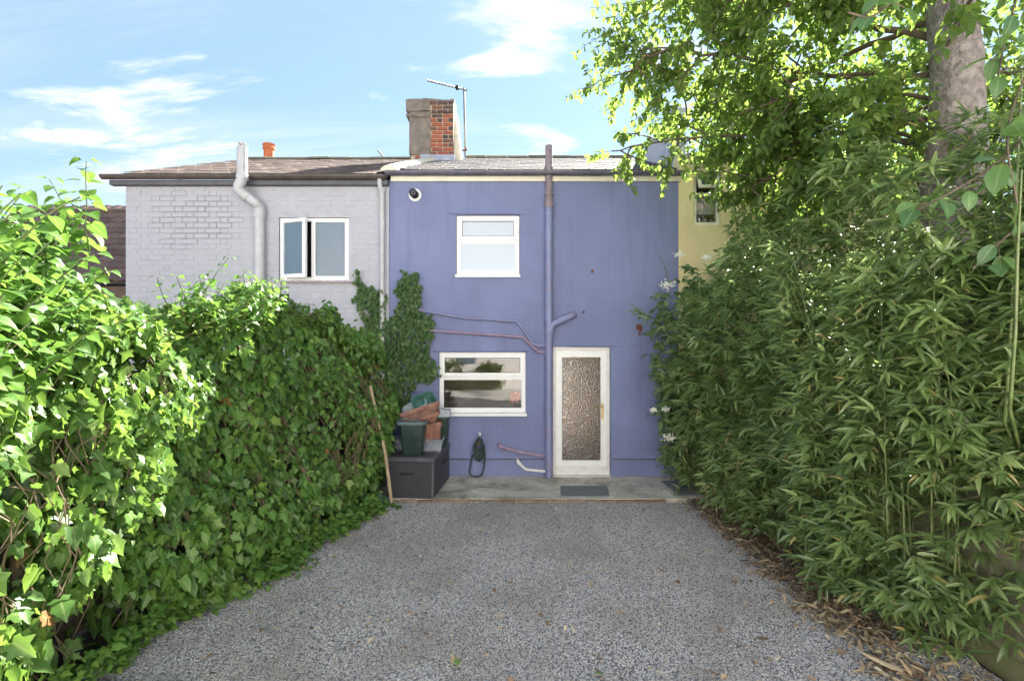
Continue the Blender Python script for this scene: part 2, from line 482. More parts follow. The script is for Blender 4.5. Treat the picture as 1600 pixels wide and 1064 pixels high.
rv = gn('FunctionNodeRandomValue'); rv.data_type = 'FLOAT_VECTOR'
rv.inputs[0].default_value = (-.6, -.6, 0); rv.inputs[1].default_value = (.6, .6, 6.28)
rs = gn('FunctionNodeRandomValue'); rs.data_type = 'FLOAT'
rs.inputs[2].default_value = .0038; rs.inputs[3].default_value = .0082
ng.links.new(gi.outputs[0], dp.inputs['Mesh']); ng.links.new(dp.outputs['Points'], ip.inputs['Points'])
ng.links.new(ci.outputs[0], ip.inputs['Instance']); ng.links.new(rv.outputs[0], ip.inputs['Rotation'])
ng.links.new(rs.outputs[1], ip.inputs['Scale'])
tr = gn('GeometryNodeTranslateInstances'); tr.inputs['Translation'].default_value = (0, 0, .005)
ng.links.new(ip.outputs[0], tr.inputs['Instances'])
ng.links.new(tr.outputs[0], go.inputs[0])
md = gravel.modifiers.new('scatter', 'NODES'); md.node_group = ng

# concrete patio, slate flags, brick edging
m, nt, b = new_mat('stained_concrete')
v = coords(nt)
c = ramp(nt, tex_noise(nt, 2.6, 8, .68, v, .6), [(.30, (.25,.215,.165)), (.46, (.50,.445,.37)), (.58, (.60,.54,.455)), (.70, (.78,.72,.63))])
c = mixc(nt, ramp(nt, tex_noise(nt, 1.4, 6, .6, v, .8), [(.5, (0,0,0)), (.64, (.75,)*3)]), c, (.20,.175,.12))
c = mixc(nt, .3, c, ramp(nt, tex_noise(nt, 90, 4, .7, v), [(.3, (.2,)*3), (.7, (.8,)*3)]), 'OVERLAY')
L(nt, c, b.inputs['Base Color']); b.inputs['Roughness'].default_value = .9
bump(nt, b, tex_noise(nt, 28, 8, .7, v), .5, .012)
M_CONC = m
ed = MB(); n = 46
front = []
rp = random.Random(4)
for i in range(n+1):
    x = -2.6 + 5.35 * i / n
    front.append((x, 6.87 + .012*mnoise.noise(Vector((x*4, 0, 0))), .03 + .004*mnoise.noise(Vector((x*3, 2, 0)))))
tops = front + [(x, 8.0, .028) for x, _, _ in front]
bots = [(x, y, -.06) for x, y, _ in front]
ed.add(tops + bots, [(i, i+1, n+2+i, n+1+i) for i in range(n)] + [(2*(n+1)+i, 2*(n+1)+i+1, i+1, i) for i in range(n)])

pv = MB().add([(-7,-9.2,-.012),(7,-9.2,-.012),(7,.9,-.012),(-7,.9,-.012)], [(0,1,2,3)])
obj('paved_yard', pv, plain('bounce_paled_paving', (.60,.58,.54), .85, .12, 2), kind='structure')  # sunlit ground behind the camera, paled to bounce light onto the shaded walls
patio = obj('patio', ed, M_CONC, kind='structure')
M_FLAG = plain('blue_slate_flag', (.17, .18, .19), .7, .2, 6, 20, .4, .008, dirt=(.12, .105, .08), dirt_amt=.7, dscale=6)
def flag(name, pts, label):
    f = MB(); z0, z1 = .026, .044
    f.add([(x, y, z1) for x, y in pts] + [(x, y, z0) for x, y in pts],
          [(0,1,2,3), (0,4,5,1), (1,5,6,2), (2,6,7,3), (3,7,4,0)])
    return tag(obj(name, f, M_FLAG, bevel=.004), label, 'paving slab')
flag('slate_slab', [(.66,6.93),(1.32,6.95),(1.38,7.44),(.70,7.43)], 'blue grey slate slab lying on concrete in front of the glazed door')
flag('slate_slab', [(2.28,6.98),(2.66,7.0),(2.64,7.72),(2.24,7.70)], 'dark slate slab on concrete beside the right timber boards')
eb = MB().box(-.104, .104, -.024, .024, -.05, .026); ebm = eb.mesh('brick')
ebm.materials.append(M_EBRICK)
edging = thing('brick_edging', 'low row of worn bricks edging the concrete patio', 'edging', (0, 6.82, 0))
for i in range(21):
    x = -2.5 + i*.222
    if x > 1.95: break
    inst('brick', ebm, Matrix.Translation((x, 6.825 + rp.uniform(-.006,.006), rp.uniform(-.006,.004))) @ Matrix.Rotation(rp.uniform(-.03,.03), 4, 'Z'), edging)

# ------------------------------------------------------------------ houses
WY = 8.0
def wall_holes(x0, x1, z0, z1, y0, y1, holes):
    xs = sorted({x0, x1, *[h[0] for h in holes], *[h[1] for h in holes]})
    zs = sorted({z0, z1, *[h[2] for h in holes], *[h[3] for h in holes]})
    def solid(i, j):
        if i < 0 or j < 0 or i >= len(xs)-1 or j >= len(zs)-1: return False
        cx_, cz_ = (xs[i]+xs[i+1])/2, (zs[j]+zs[j+1])/2
        return not any(h[0] < cx_ < h[1] and h[2] < cz_ < h[3] for h in holes)
    mb = MB(); idx = {}
    def vid(x, y, z):
        k = (round(x,5), round(y,5), round(z,5))
        if k not in idx: idx[k] = len(mb.v); mb.v.append(k)
        return idx[k]
    def q(*p): mb.f.append(tuple(vid(*a) for a in p))
    for i in range(len(xs)-1):
        for j in range(len(zs)-1):
            if not solid(i, j): continue
            a, c_, d, e = xs[i], xs[i+1], zs[j], zs[j+1]
            q((a,y0,d),(c_,y0,d),(c_,y0,e),(a,y0,e)); q((a,y1,d),(a,y1,e),(c_,y1,e),(c_,y1,d))
            if not solid(i-1, j): q((a,y0,d),(a,y0,e),(a,y1,e),(a,y1,d))
            if not solid(i+1, j): q((c_,y0,d),(c_,y1,d),(c_,y1,e),(c_,y0,e))
            if not solid(i, j-1): q((a,y0,d),(a,y1,d),(c_,y1,d),(c_,y0,d))
            if not solid(i, j+1): q((a,y0,e),(c_,y0,e),(c_,y1,e),(a,y1,e))
    return mb

def frame_mb(x0, x1, z0, z1, y0, y1, w, wb=None, mb=None):
    """four mitred-looking members round an opening, butted end to end"""
    mb = mb or MB(); wb = w if wb is None else wb
    v = []
    for y in (y0, y1):
        v += [(x0,y,z0),(x1,y,z0),(x1,y,z1),(x0,y,z1),(x0+w,y,z0+wb),(x1-w,y,z0+wb),(x1-w,y,z1-w),(x0+w,y,z1-w)]
    f = []
    for k in range(4):
        k2 = (k+1) % 4
        f += [(k, k2, 4+k2, 4+k), (8+k2, 8+k, 12+k, 12+k2), (k2, k, 8+k, 8+k2), (4+k, 4+k2, 12+k2, 12+k)]
    return mb.add(v, f)

def pane(parent, x0, x1, z0, z1, y, mat):
    return obj('pane', MB().box(x0, x1, y, y+.008, z0, z1), mat, parent)

H_P = (0.34, WY, 0)
purple = thing('terraced_house', 'purple rendered terraced house with white glazed back door and small windows', 'house', H_P)
DOOR = (WX(864), WX(954), .03, WZ(542))
UPW = (WX(712.5), WX(812), WZ(434), WZ(336))
KIT = (WX(685.5), WX(822), WZ(650), WZ(550))
PX0, PX1, PTOP = -1.915, 2.60, 4.66
obj('wall', wall_holes(PX0, PX1, -.3, PTOP, WY, WY+.26, [DOOR, UPW, KIT]), M_PURPLE, purple)
# bell-cast drip above the plinth, in two runs either side of the door
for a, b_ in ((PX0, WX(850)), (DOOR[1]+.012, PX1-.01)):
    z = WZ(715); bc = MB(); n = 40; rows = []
    for prof in ((.004, .10), (-.012, .045), (-.030, .006), (-.030, -.006), (-.002, -.012)):
        rows.append([(a+(b_-a)*k/n, WY+prof[0], z+prof[1]+.004*mnoise.noise(Vector((a*3+k*.35, 1, 0)))) for k in range(n+1)])
    bc.add([q for r_ in rows for q in r_], [(r_*(n+1)+k, (r_+1)*(n+1)+k, (r_+1)*(n+1)+k+1, r_*(n+1)+k+1) for r_ in range(4) for k in range(n)])
    obj('plinth_drip', bc, M_PURPLE, purple, smooth=40)
    obj('painted_drip_shadow', MB().box(a+.01, b_-.01, WY-.024, WY+.002, z-.024, z-.0145), M_SOFFIT, purple)  # dark strip added to paint in the shadow line beneath the drip
for a, b_, z in ((WX(703), WX(820), WZ(333.5)), (WX(675), WX(826), WZ(548)), (WX(862), WX(963), WZ(540))):
    dl = MB(); dl.add([(a, WY-.02, z-.012), (b_, WY-.02, z-.012), (b_, WY+.01, z+.006), (a, WY+.01, z+.006), (a, WY-.018, z-.016), (b_, WY-.018, z-.016), (b_, WY+.01, z-.004), (a, WY+.01, z-.004)],
                      [(0,1,2,3), (4,7,6,5), (0,4,5,1), (0,3,7,4), (1,5,6,2)])
    obj('drip_strip', dl, M_PURPLE, purple)

def vent_window(parent, box, vent_h, glass_top, glass_bot, label, fr=.055, sill=True):
    x0, x1, z0, z1 = box
    yf = WY + .045
    sill_h = .05
    w = obj('window', frame_mb(x0+.004, x1-.004, z0+sill_h, z1-.004, yf, yf+.06, fr), M_PVC, parent, bevel=.005)
    w['label'] = label
    zt = z1 - vent_h
    obj('transom', MB().box(x0+fr, x1-fr, yf+.003, yf+.057, zt-.028, zt+.028), M_PVC, w, bevel=.004)
    obj('casement', frame_mb(x0+fr-.022, x1-fr+.022, zt+.012, z1-fr+.024, yf-.018, yf+.02, .062), M_PVC, w, bevel=.005)
    obj('bead', frame_mb(x0+fr-.004, x1-fr+.004, z0+sill_h+fr-.004, zt-.024, yf+.006, yf+.03, .022), M_PVC, w, bevel=.003)
    pane(w, x0+fr+.02, x1-fr-.02, zt+.05, z1-fr-.015, yf+.006, glass_top)
    pane(w, x0+fr+.008, x1-fr-.008, z0+sill_h+fr+.008, zt-.035, yf+.022, glass_bot)
    obj('gasket', frame_mb(x0+fr+.036, x1-fr-.036, zt+.070, z1-fr-.034, yf-.0195, yf-.005, .006), M_DARK, w)
    if sill:
        obj('sill', MB().box(x0-.012, x1+.012, WY-.045, yf+.06, z0, z0+sill_h-.002), M_PVC, w, bevel=.008)
    return w
vent_window(purple, UPW, .40, M_FROST_W, M_FROST_W, 'small upper window with frosted white panes')
kw = vent_window(purple, KIT, .395, M_GLASS, M_GLASS, 'kitchen window with clear reflecting panes')

# back door
d0, d1, dz0, dz1 = DOOR
yd = WY + .05
door = obj('door', frame_mb(d0+.045, d1-.05, dz0+.145, dz1-.062, yd-.012, yd+.045, .088, .085), M_PVC, purple, bevel=.006)
door['label'] = 'white plastic back door with tall stippled glass'
obj('door_frame', frame_mb(d0+.004, d1-.004, dz0+.01, dz1-.004, yd, yd+.06, .062, .14), M_WHITE_OLD, door, bevel=.005)
obj('threshold', MB().box(d0, d1, WY-.03, yd+.05, dz0-.03, dz0+.008), M_WHITE_OLD, door, bevel=.006)
obj('bead', frame_mb(d0+.125, d1-.13, dz0+.222, dz1-.142, yd-.016, yd+.01, .02), M_PVC, door, bevel=.004)
pane(door, d0+.13, d1-.135, dz0+.226, dz1-.146, yd+.012, M_OBSC)
hx = WX(942)
hp = MB().box(hx-.017, hx+.017, yd-.024, yd-.012, WZ(655), WZ(631))
obj('handle_plate', hp, M_BRASS, door, bevel=.004)
hl = MB().tube(bend([(hx, yd-.024, WZ(635)), (hx, yd-.07, WZ(635)), (hx-.12, yd-.072, WZ(634.4))], .02), .0095, 10)
obj('key_cylinder', MB().tube([(hx, yd-.030, WZ(646)), (hx, yd-.022, WZ(646))], .008, 10), M_BRASS, door)
obj('handle', hl, M_BRASS, door, smooth=40)

# interior of the purple house: kitchen, hall lit from the street side, bedroom
ih = MB()
yb = 13.6
obj('street_wall', wall_holes(PX0, PX1, -.3, PTOP, yb, yb+.26, [(.72, 1.55, .05, 2.1), (-1.5, -.2, .9, 2.1), (-.8, .6, 3.0, 4.1)]), M_PURPLE, purple)
obj('interior_wall', MB().box(.46, .56, WY+.262, yb-.002, .021, 2.4).box(1.72, 1.8, WY+.262, yb-.002, .021, 2.4), M_INT, purple)
obj('party_wall', MB().box(PX0, PX0+.1, WY+.261, yb-.001, -.3, PTOP), M_INT, purple)
obj('party_wall', MB().box(PX1-.1, PX1, WY+.261, yb-.001, -.3, PTOP), M_INT, purple)
obj('floor', MB().box(PX0+.101, PX1-.101, WY+.261, yb-.001, -.06, .02).box(PX0+.101, PX1-.101, WY+.261, yb-.001, 2.402, 2.55), M_INT_FLOOR, purple)
obj('ceiling', MB().box(PX0+.101, PX1-.101, WY+.261, yb-.001, PTOP-.08, PTOP), M_INT, purple)
obj('window_board', MB().box(KIT[0]-.05, KIT[1]+.05, WY+.13, WY+.34, KIT[2]-.04, KIT[2]+.012), M_PVC, purple)
# back kitchen partition so that the room stays dim
obj('kitchen_wall', MB().box(PX0+.102, .458, 11.2, 11.28, .021, 2.4), M_INT, purple)

# gutter, fascia and soffit
def gutter_mb(x0, x1, z, y, r=.058, n=9):
    mb = MB(); rings = []
    for t in (0, 1):
        x = x0 + (x1-x0)*t
        out = [(x, y - r*math.cos(a), z - r*math.sin(a)) for a in [math.pi*k/n for k in range(n+1)]]
        inn = [(x, y - (r-.006)*math.cos(a), z - (r-.006)*math.sin(a)) for a in [math.pi*(n-k)/n for k in range(n+1)]]
        rings.append([Vector(p) for p in out + inn])
    return mb.loft(rings, True)
gz = WZ(266) - .0
GY = WY - .115
gz_p = EYE + (532-268)/800*GY
obj('fascia', MB().box(PX0+.03, PX1+.015, WY-.045, WY-.001, gz_p-.128, gz_p-.045), M_CREAM, purple, bevel=.004)
gp = obj('gutter', gutter_mb(-1.95, 2.63, gz_p, GY, .062), M_GUTTER, purple, smooth=50)
for x in (-1.0, .45, 1.9):
    obj('gutter_joint', gutter_mb(x-.03, x+.03, gz_p+.004, GY, .069), M_GUTTER, gp, smooth=50)

def slate_rows(roof, x0f, x1f, ye, ze, yr, zr, mat, expo=.2, w=.262, seed=1):
    """individual slates laid in half-bond courses from eave to ridge"""
    rnd = random.Random(seed)
    sl = math.hypot(yr-ye, zr-ze); ang = math.atan2(zr-ze, yr-ye)
    meshes = []
    for k in range(4):
        mb = MB(); ww = w/2-.0012; ln = expo*1.85; t = .007
        ch = .012*k
        v = [(-ww,0,0),(ww,0,rnd.uniform(-.002,.002)),(ww,ln,0),(-ww,ln,0)]
        mb.add([(a, b_, c_) for a, b_, c_ in v] + [(-ww+ch*.4, 0, t), (ww-ch*.6, rnd.uniform(0,.01), t), (ww, ln, t), (-ww, ln, t)],
               [(0,3,2,1),(4,5,6,7),(0,1,5,4),(1,2,6,5),(2,3,7,6),(3,0,4,7)])
        me = mb.mesh('slate'); me.materials.append(mat); meshes.append(me)
    rows = int(sl/expo); cnt = 0
    for r in range(rows):
        s = r*expo
        y = ye + s*math.cos(ang); z = ze + s*math.sin(ang)
        t = s/sl
        x0 = x0f(t); x1 = x1f(t)
        x = x0 + (w/2 if r % 2 else 0) - w*.0
        while x < x1:
            if x - w/2 >= x0 - w*.35 and x + w/2 <= x1 + w*.4:
                M = Matrix.Translation((x + rnd.uniform(-.004,.004), y + rnd.uniform(-.006,.004), z + .010 + rnd.uniform(0,.004))) \
                    @ Matrix.Rotation(ang - .026, 4, 'X') @ Matrix.Rotation(rnd.uniform(-.012,.012), 4, 'Z')
                inst('slate', rnd.choice(meshes), M, roof); cnt += 1
            x += w
    return cnt
RY, RZ = 11.0, 6.05
EYv, EZv = WY-.09, gz_p+.012
def roof_deck(parent, x0, x1, ye, ze, yr, zr, mat, x0r=None):
    x0r = x0 if x0r is None else x0r
    yb_ = 2*yr - ye
    mb = MB(); t = .06
    v = [(x0,ye,ze-t),(x1,ye,ze-t),(x1,yr,zr-t),(x0r,yr,zr-t),(x1,yb_,ze-t),(x0,yb_,ze-t)]
    v += [(a, b_, c_+t) for a, b_, c_ in v]
    mb.add(v, [(0,3,2,1),(3,5,4,2),(6,7,8,9),(9,8,10,11),(0,1,7,6),(4,5,11,10),(0,6,9,3),(3,9,11,5),(1,2,8,7),(2,4,10,8)])
    return obj('roof', mb, mat, parent)
M_DECK = plain('roof_underlay', (.06,.055,.05), .9, .2)
roofP = roof_deck(purple, PX0-.01, PX1+.04, EYv, EZv, RY, RZ, M_DECK)
slate_rows(roofP, lambda t: PX0+.1, lambda t: PX1+.02, EYv-.03, EZv, RY-.02, RZ, M_SLATE_R, seed=3)
def ridge_tiles(roof, x0, x1, y, z, mat, L_=.45):
    mb = MB(); n = 8
    rings = []
    for x in (0, L_-.012):
        out = [Vector((x, .11*math.cos(a), .075*math.sin(a))) for a in [math.pi*k/n for k in range(n+1)]]
        inn = [Vector((x, .095*math.cos(a), .06*math.sin(a))) for a in [math.pi*(n-k)/n for k in range(n+1)]]
        rings.append(out + inn)
    mb.loft(rings, True); me = mb.mesh('ridge_tile'); me.materials.append(mat)
    x = x0; rr = random.Random(9)
    while x < x1 - .1:
        inst('ridge_tile', me, Matrix.Translation((x, y, z + rr.uniform(0,.012))) @ Matrix.Rotation(rr.uniform(-.01,.01), 4, 'Y'), roof); x += L_
M_RIDGE = plain('mossy_ridge_tile', (.16,.145,.11), .9, .3, 8, 30, .5, .01, dirt=(.15,.17,.06), dirt_amt=.7, dscale=4)
ridge_tiles(roofP, -1.0, PX1+.03, RY, RZ-.012, M_RIDGE)

# gable-end chimney on the party line
CY0, CY1 = 10.0, 10.75
cx0, cx1 = -1.99, -1.13
def zpy(py, d): return EYE + (532-py)/800*d
cb = zpy(252, CY0) - .35; ct = zpy(176, CY0); cap = zpy(158, CY0)
mb = MB().box(cx0+.012, cx1-.012, CY0+.012, CY1-.012, cb, ct)
mb.box(cx0-.03, cx1-.008, CY0-.008, CY1+.01, ct+.002, cap-.03)
chim = obj('chimney', mb, M_JOINT, purple, bevel=.006)
chim['label'] = 'half rendered red brick chimney stack'
bh = .081
def cb_mesh(lx, mat):
    mm = MB(); a = lx/2; c_ = .006; h = bh/2-.006
    mm.add([(-a,.02,-h),(a,.02,-h),(a,.02,h),(-a,.02,h),(-a+c_,-.012,-h+c_),(a-c_,-.012,-h+c_),(a-c_,-.012,h-c_),(-a+c_,-.012,h-c_)],
           [(4,5,6,7),(0,1,5,4),(1,2,6,5),(2,3,7,6),(3,0,4,7)])
    me = mm.mesh('brick'); me.materials.append(mat); return me
cbs = {(l, k): cb_mesh(l, mt) for l in (.205, .1) for k, mt in ((0, M_CBRICK), (1, M_CBRICK_D))}
rr = random.Random(5)
z = cb + .3 + bh/2; row = 0
while z < cap - .05:
    incap = z > ct
    xl = cx0 if z < cb+.3+bh*2.2 else -1.57
    if incap: xl = -1.6
    x = cx1 - .012; k = row % 2
    first = True
    while x - .09 > xl:
        l = .205 if (not first or k) else .1
        if not first and rr.random() < .2: l = .1
        dark = incap or rr.random() < .12 or (first and rr.random() < .5) or z < cb+.3+bh*.9*0
        yy = CY0 + .002 - (.02 if incap else 0)
        inst('brick', cbs[(l, int(dark))], Matrix.Translation((x - l/2, yy + rr.uniform(-.003,.003), z)), chim)
        x -= l + .012; first = False
    row += 1; z += bh
# old render coat on the left half, worn mouldings, cap, pot stump
def lump(x0, x1, y0, y1, z0, z1, amp, seed, n=7):
    """uneven cement block: a box whose faces are gridded and pushed about by noise"""
    bm = bmesh.new(); bmesh.ops.create_cube(bm, size=1)
    bmesh.ops.subdivide_edges(bm, edges=bm.edges[:], cuts=n, use_grid_fill=True)
    for v_ in bm.verts:
        c_ = Vector((x0+(v_.co.x+.5)*(x1-x0), y0+(v_.co.y+.5)*(y1-y0), z0+(v_.co.z+.5)*(z1-z0)))
        q = c_*5 + Vector((seed, 0, 0))
        v_.co = c_ + Vector((mnoise.noise(q), mnoise.noise(q+Vector((9,0,0))), mnoise.noise(q+Vector((0,9,0)))))*amp
    me = bpy.data.meshes.new('coat'); bm.to_mesh(me); bm.free(); return me
obj('render_coat', lump(cx0-.015, -1.585, CY0-.02, CY1-.03, cb+.3+bh*2.1, ct+.01, .016, 1), M_RENDER_OLD, chim, smooth=50)
obj('render_cap', lump(cx0-.075, -1.6, CY0-.05, CY1+.02, ct+.01, cap+.01, .022, 3), M_RENDER_OLD, chim, smooth=50)
obj('cap_band', lump(cx0-.07, -1.62, CY0-.045, CY0+.2, ct-.10, ct-.045, .012, 6), M_RENDER_OLD, chim, smooth=50)
obj('flaunching', lump(cx0-.03, cx1+.0, CY0+.0, CY1-.02, cap-.045, cap+.035, .03, 8), M_RENDER_OLD, chim, smooth=50)
pp = MB().tube([(-1.72, CY0+.3, cap), (-1.72, CY0+.3, cap+.085), (-1.72, CY0+.3, cap+.085), (-1.72,CY0+.3,cap+.13)], [.13,.125,.15,.145], 14)
obj('pot_stump', pp, M_RENDER_OLD, chim, smooth=40)
# rendered haunch stepping down the far side of the stack
hn = MB(); y0h, y1h = CY0+.13, CY1+.1
hn.loft([[Vector((cx1-.03,y0h,zz)), Vector((cx1+a,y0h+.02,zz)), Vector((cx1+a,y1h,zz)), Vector((cx1-.03,y1h,zz))] for zz, a in ((cb, .16), (cb+.32, .14), (ct-.3, .06), (ct-.02, .015), (cap-.05, .005))])
obj('haunch', hn, M_LIME, chim, bevel=.01)
ld = MB().box(cx0+.2, cx1+.015, CY0-.025, CY0+.01, zpy(254,CY0)-.05, zpy(242,CY0))
obj('lead_apron', ld, M_LEAD, chim, bevel=.008)
# pale mortar fillet sweeping down from the stack to the gutter
fl = MB(); rings = []
for k in range(9):
    t = k/8
    p = Vector((-1.90 + .32*t**1.6, EYv - .02 + (CY0-EYv)*t, 0))
    p.z = EZv + (RZ-EZv)*(p.y-EYv)/(RY-EYv)
    hw = .13 - .03*t
    rings.append([p + Vector((hw*math.cos(a), 0, .012+.085*math.sin(a))) for a in [math.pi*j/7 for j in range(8)]])
fl.loft(rings)
obj('mortar_fillet', fl, M_LIME, roofP, smooth=45)

# pipes on the purple wall
def collar(mb, c, axis, r, h, n=14):
    a = Vector(axis).normalized()*h/2; c = Vector(c)
    mb.tube([c-a, c-a*.8, c+a*.8, c+a], [r*.96, r, r, r*.96], n)
sx_, sy_ = WX(857), WY-.075
sp_ = MB().tube([(sx_, sy_, .03), (sx_, sy_, WZ(318))], .056, 18)
for py in (500, 520, 716): collar(sp_, (sx_, sy_, WZ(py)), (0,0,1), .066, .07)
for py in (330, 338): collar(sp_, (sx_, sy_, WZ(py)), (0,0,1), .064, .035)
soil = obj('soil_pipe', sp_, M_PIPE_P, purple, smooth=40)
zt = zpy(228, sy_)
upp = MB().tube([(sx_, sy_, WZ(318)), (sx_, sy_, zpy(283,sy_)), (sx_, sy_, zt), (sx_,sy_,zt-.02)], [.057,.056,.055,.047], 18)
for py, r_, h_ in ((320,.068,.09), (303,.07,.05), (285,.068,.03), (262,.068,.03)): collar(upp, (sx_, sy_, zpy(py,sy_)), (0,0,1), r_, h_)
u_ = obj('vent_section', upp, M_PIPE_RUST, soil, smooth=40)
br = MB().tube(bend([(sx_+.02, sy_, WZ(520)), (sx_+.05, sy_-.01, WZ(507)), (sx_+.36, sy_, WZ(493)), (sx_+.40, WY+.01, WZ(492))], .07), .052, 16)
collar(br, (sx_+.2, sy_-.003, WZ(500)), (.31,.01,.13), .062, .1)
br.tube([(sx_+.0, sy_-.07, WZ(504)), (sx_, sy_-.05, WZ(504))], .03, 12)
obj('branch_bend', br, M_PIPE_P, soil, smooth=40)
def waste(pts, r, mat, joints=(), parent=purple, label=None):
    p3 = [(WX(x), WY-.05, WZ(y)) for x, y in pts]
    mb = MB().tube(bend(p3, .04), r, 12)
    for x, y, dx, dy in joints: collar(mb, (WX(x), WY-.05, WZ(y)), (dx, 0, -dy), r*1.32, .055, 12)
    o = obj('waste_pipe', mb, mat, parent, smooth=40)
    if label: o['label'] = label
    return o
waste([(640,482.5),(650,484),(726,497),(808,502),(833,538),(853,541)], .021, M_PIPE_P, [(687,490.5,76,13),(790,501,60,4),(812,508,25,36),(832,537,25,36),(842,540.5,20,1)])
waste([(668,516),(680,517),(818,527),(839,549),(853,550.5)], .021, M_PIPE_PINK, [(701,518.8,100,8),(806,526,60,5),(823,533,21,22),(842,549.5,20,1)])
waste([(779,692),(781,697),(806,703),(848,711),(858,711)], .026, M_PIPE_PINK, [(784,697.5,25,6),(811,704.5,40,8)])
waste([(808,716),(810,721),(821,732),(850,735),(858,735)], .021, M_WHITE_OLD, [(811,722,4,4)], label='short white cranked waste pipe')
# boiler flue, hook, stub, wire
fx, fz = WX(648.5), WZ(305)
flu = MB().tube([(fx, WY-.012, fz), (fx, WY+.01, fz)], .1, 24)
fo = obj('flue_plate', flu, M_PVC, purple, smooth=40, bevel=.004)
obj('flue_pipe', MB().tube([(fx, WY-.01, fz), (fx-.005, WY-.14, fz), (fx-.005, WY-.14, fz), (fx,WY-.10,fz)], [.062,.062,.05,.05], 20), M_DARK, fo, smooth=40)
obj('flue_grille', frame_mb(fx-.03, fx+.03, fz-.03, fz+.03, WY-.148, WY-.142, .012), M_GUTTER, fo)
hk = MB().tube(bend([(WX(999), WY+.01, WZ(510)), (WX(999), WY-.03, WZ(511)), (WX(1000), WY-.032, WZ(518)), (WX(997), WY-.03, WZ(525))], .02), [.014]*13 + [.008], 8)
hk.box(WX(994), WX(1003), WY-.012, WY+.002, WZ(516), WZ(507))
obj('wall_bracket', hk, M_RUST, purple, smooth=40)
obj('pipe_stub', MB().tube([(WX(925.5), WY-.025, WZ(424)), (WX(925.5), WY+.01, WZ(424))], [.022,.026], 10), M_RUST, purple, smooth=40)
obj('wire_clip', MB().tube([(WX(912), WY-.02, WZ(485)), (WX(912), WY-.02, WZ(489)), (WX(909), WY+.005, WZ(488))], .008, 6), M_DARK, purple)

rc = random.Random(17)
def crack(pts, r=.0022):
    out = []
    for (x_, y_), (x2, y2) in zip(pts[:-1], pts[1:]):
        for k in range(6):
            t_ = k/6; out.append((WX(x_+(x2-x_)*t_+rc.uniform(-.7,.7)), WY-.0005, WZ(y_+(y2-y_)*t_+rc.uniform(-.7,.7))))
    obj('crack', MB().tube(out, [r*rc.uniform(.5,1.2) for _ in out], 4), M_SOFFIT, purple)
crack([(964,541),(985,541),(1010,536),(1030,528),(1052,522)])
crack([(822,655),(828,680),(824,705)], .0014)
crack([(705,436),(700,455),(704,470)], .0012)
crack([(1000,526),(1001,548),(998,566)], .0016)
# television aerial lashed to the back of the stack
ar = thing('television_aerial', 'thin metal television aerial rising behind the brick chimney', 'aerial', (-.98, 10.7, 5.7))
dA = 10.85
base = P(727, 245, dA); topA = P(725, 138, dA)
obj('mast', MB().tube([base, topA], .022, 8), M_ALU, ar, smooth=40)
b0, b1 = P(668, 127, dA-.3), P(730, 142, dA+.02)
obj('boom', MB().tube([b0, b1], .014, 6), M_ALU, ar, smooth=40)
for k in range(11):
    c_ = b0.lerp(b1, .04 + k*.085)
    obj('director', MB().tube([c_ + Vector((-.02,-.09,-.0)), c_ + Vector((.02,.09,.05))], .005, 5), M_ALU, ar)
obj('dipole', MB().box(-.03,.03,-.05,.05,-.02,.04).xf(Matrix.Translation(b0.lerp(b1, .74))), M_DARK, ar)
obj('bracket', MB().tube(bend([base + Vector((0,0,.2)), base + Vector((.04,-.05,.12)), base + Vector((-.16,-.15,.06))], .03), .018, 6), M_RUST, ar)

# ---------------------------------------------------------------- grey painted brick house on the left
grey = thing('terraced_house', 'pale grey painted brick house with brown slate roof at the left', 'house', (-3.97, WY, 0))
GX0, GX1, GTOP = -6.03, -1.917, 4.60
GW = (WX(436), WX(545), WZ(438), WZ(340))
M_GREYJOINT = plain('grey_paint_in_joints', (.39, .40, .44), .85, .15, 6, 60, .4, .004)
gw = obj('wall', wall_holes(GX0, GX1, -.3, GTOP, WY-.006, WY+.25, [GW]), M_GREYJOINT, grey)
obj('gable_wall', MB().box(GX0+.002, GX0+.25, WY+.252, 13.6, -.3, GTOP-.02), M_GREYBRICK, grey)
obj('rear_wall', MB().box(GX0+.252, GX1-.002, 13.4, 13.6, -.3, GTOP-.02), M_GREYBRICK, grey)
ch_ = .0835
def pb_mesh(lx):
    mm = MB(); a = lx/2-.003; c_ = .005; h = ch_/2-.0035
    mm.add([(-a,.008,-h),(a,.008,-h),(a,.008,h),(-a,.008,h),(-a+c_,-.006,-h+c_),(a-c_,-.006,-h+c_),(a-c_,-.006,h-c_),(-a+c_,-.006,h-c_)],
           [(4,5,6,7),(0,1,5,4),(1,2,6,5),(2,3,7,6),(3,0,4,7)])
    return mm
LS, LH = .238, .118
pbm = {LS: pb_mesh(LS).mesh('brick'), LH: pb_mesh(LH).mesh('brick')}
for me in pbm.values(): me.materials.append(M_PAINTBRICK)
rb = random.Random(21); bricks = []
z = GTOP - .03 - ch_/2; row = 0
while z > 1.5:
    x = GX0 + (0 if row % 2 else -.178)
    k = 0
    while x < GX1 - .02:
        l = LS if k % 2 == 0 else LH
        a, b_ = max(x, GX0+.001), min(x+l, GX1-.001)
        if z+ch_/2 > GW[2]-.02 and z-ch_/2 < GW[3]+.03:      # cut against the window reveal
            if a < GW[0] < b_: b_ = GW[0]-.002
            elif a < GW[1] < b_: a = GW[1]+.002
            elif a >= GW[0] and b_ <= GW[1]: b_ = a
        if b_ - a > .03:
            cx_ = (a+b_)/2
            if True:
                # the exposed patch left of the flue has deep joints, the rest is clogged with paint
                patch = math.exp(-(((cx_+5.0)/.62)**2 + ((z-4.05)/.42)**2))
                bricks.append((cx_, z, b_-a, l, patch))
        x += l; k += 1
    z -= ch_; row += 1
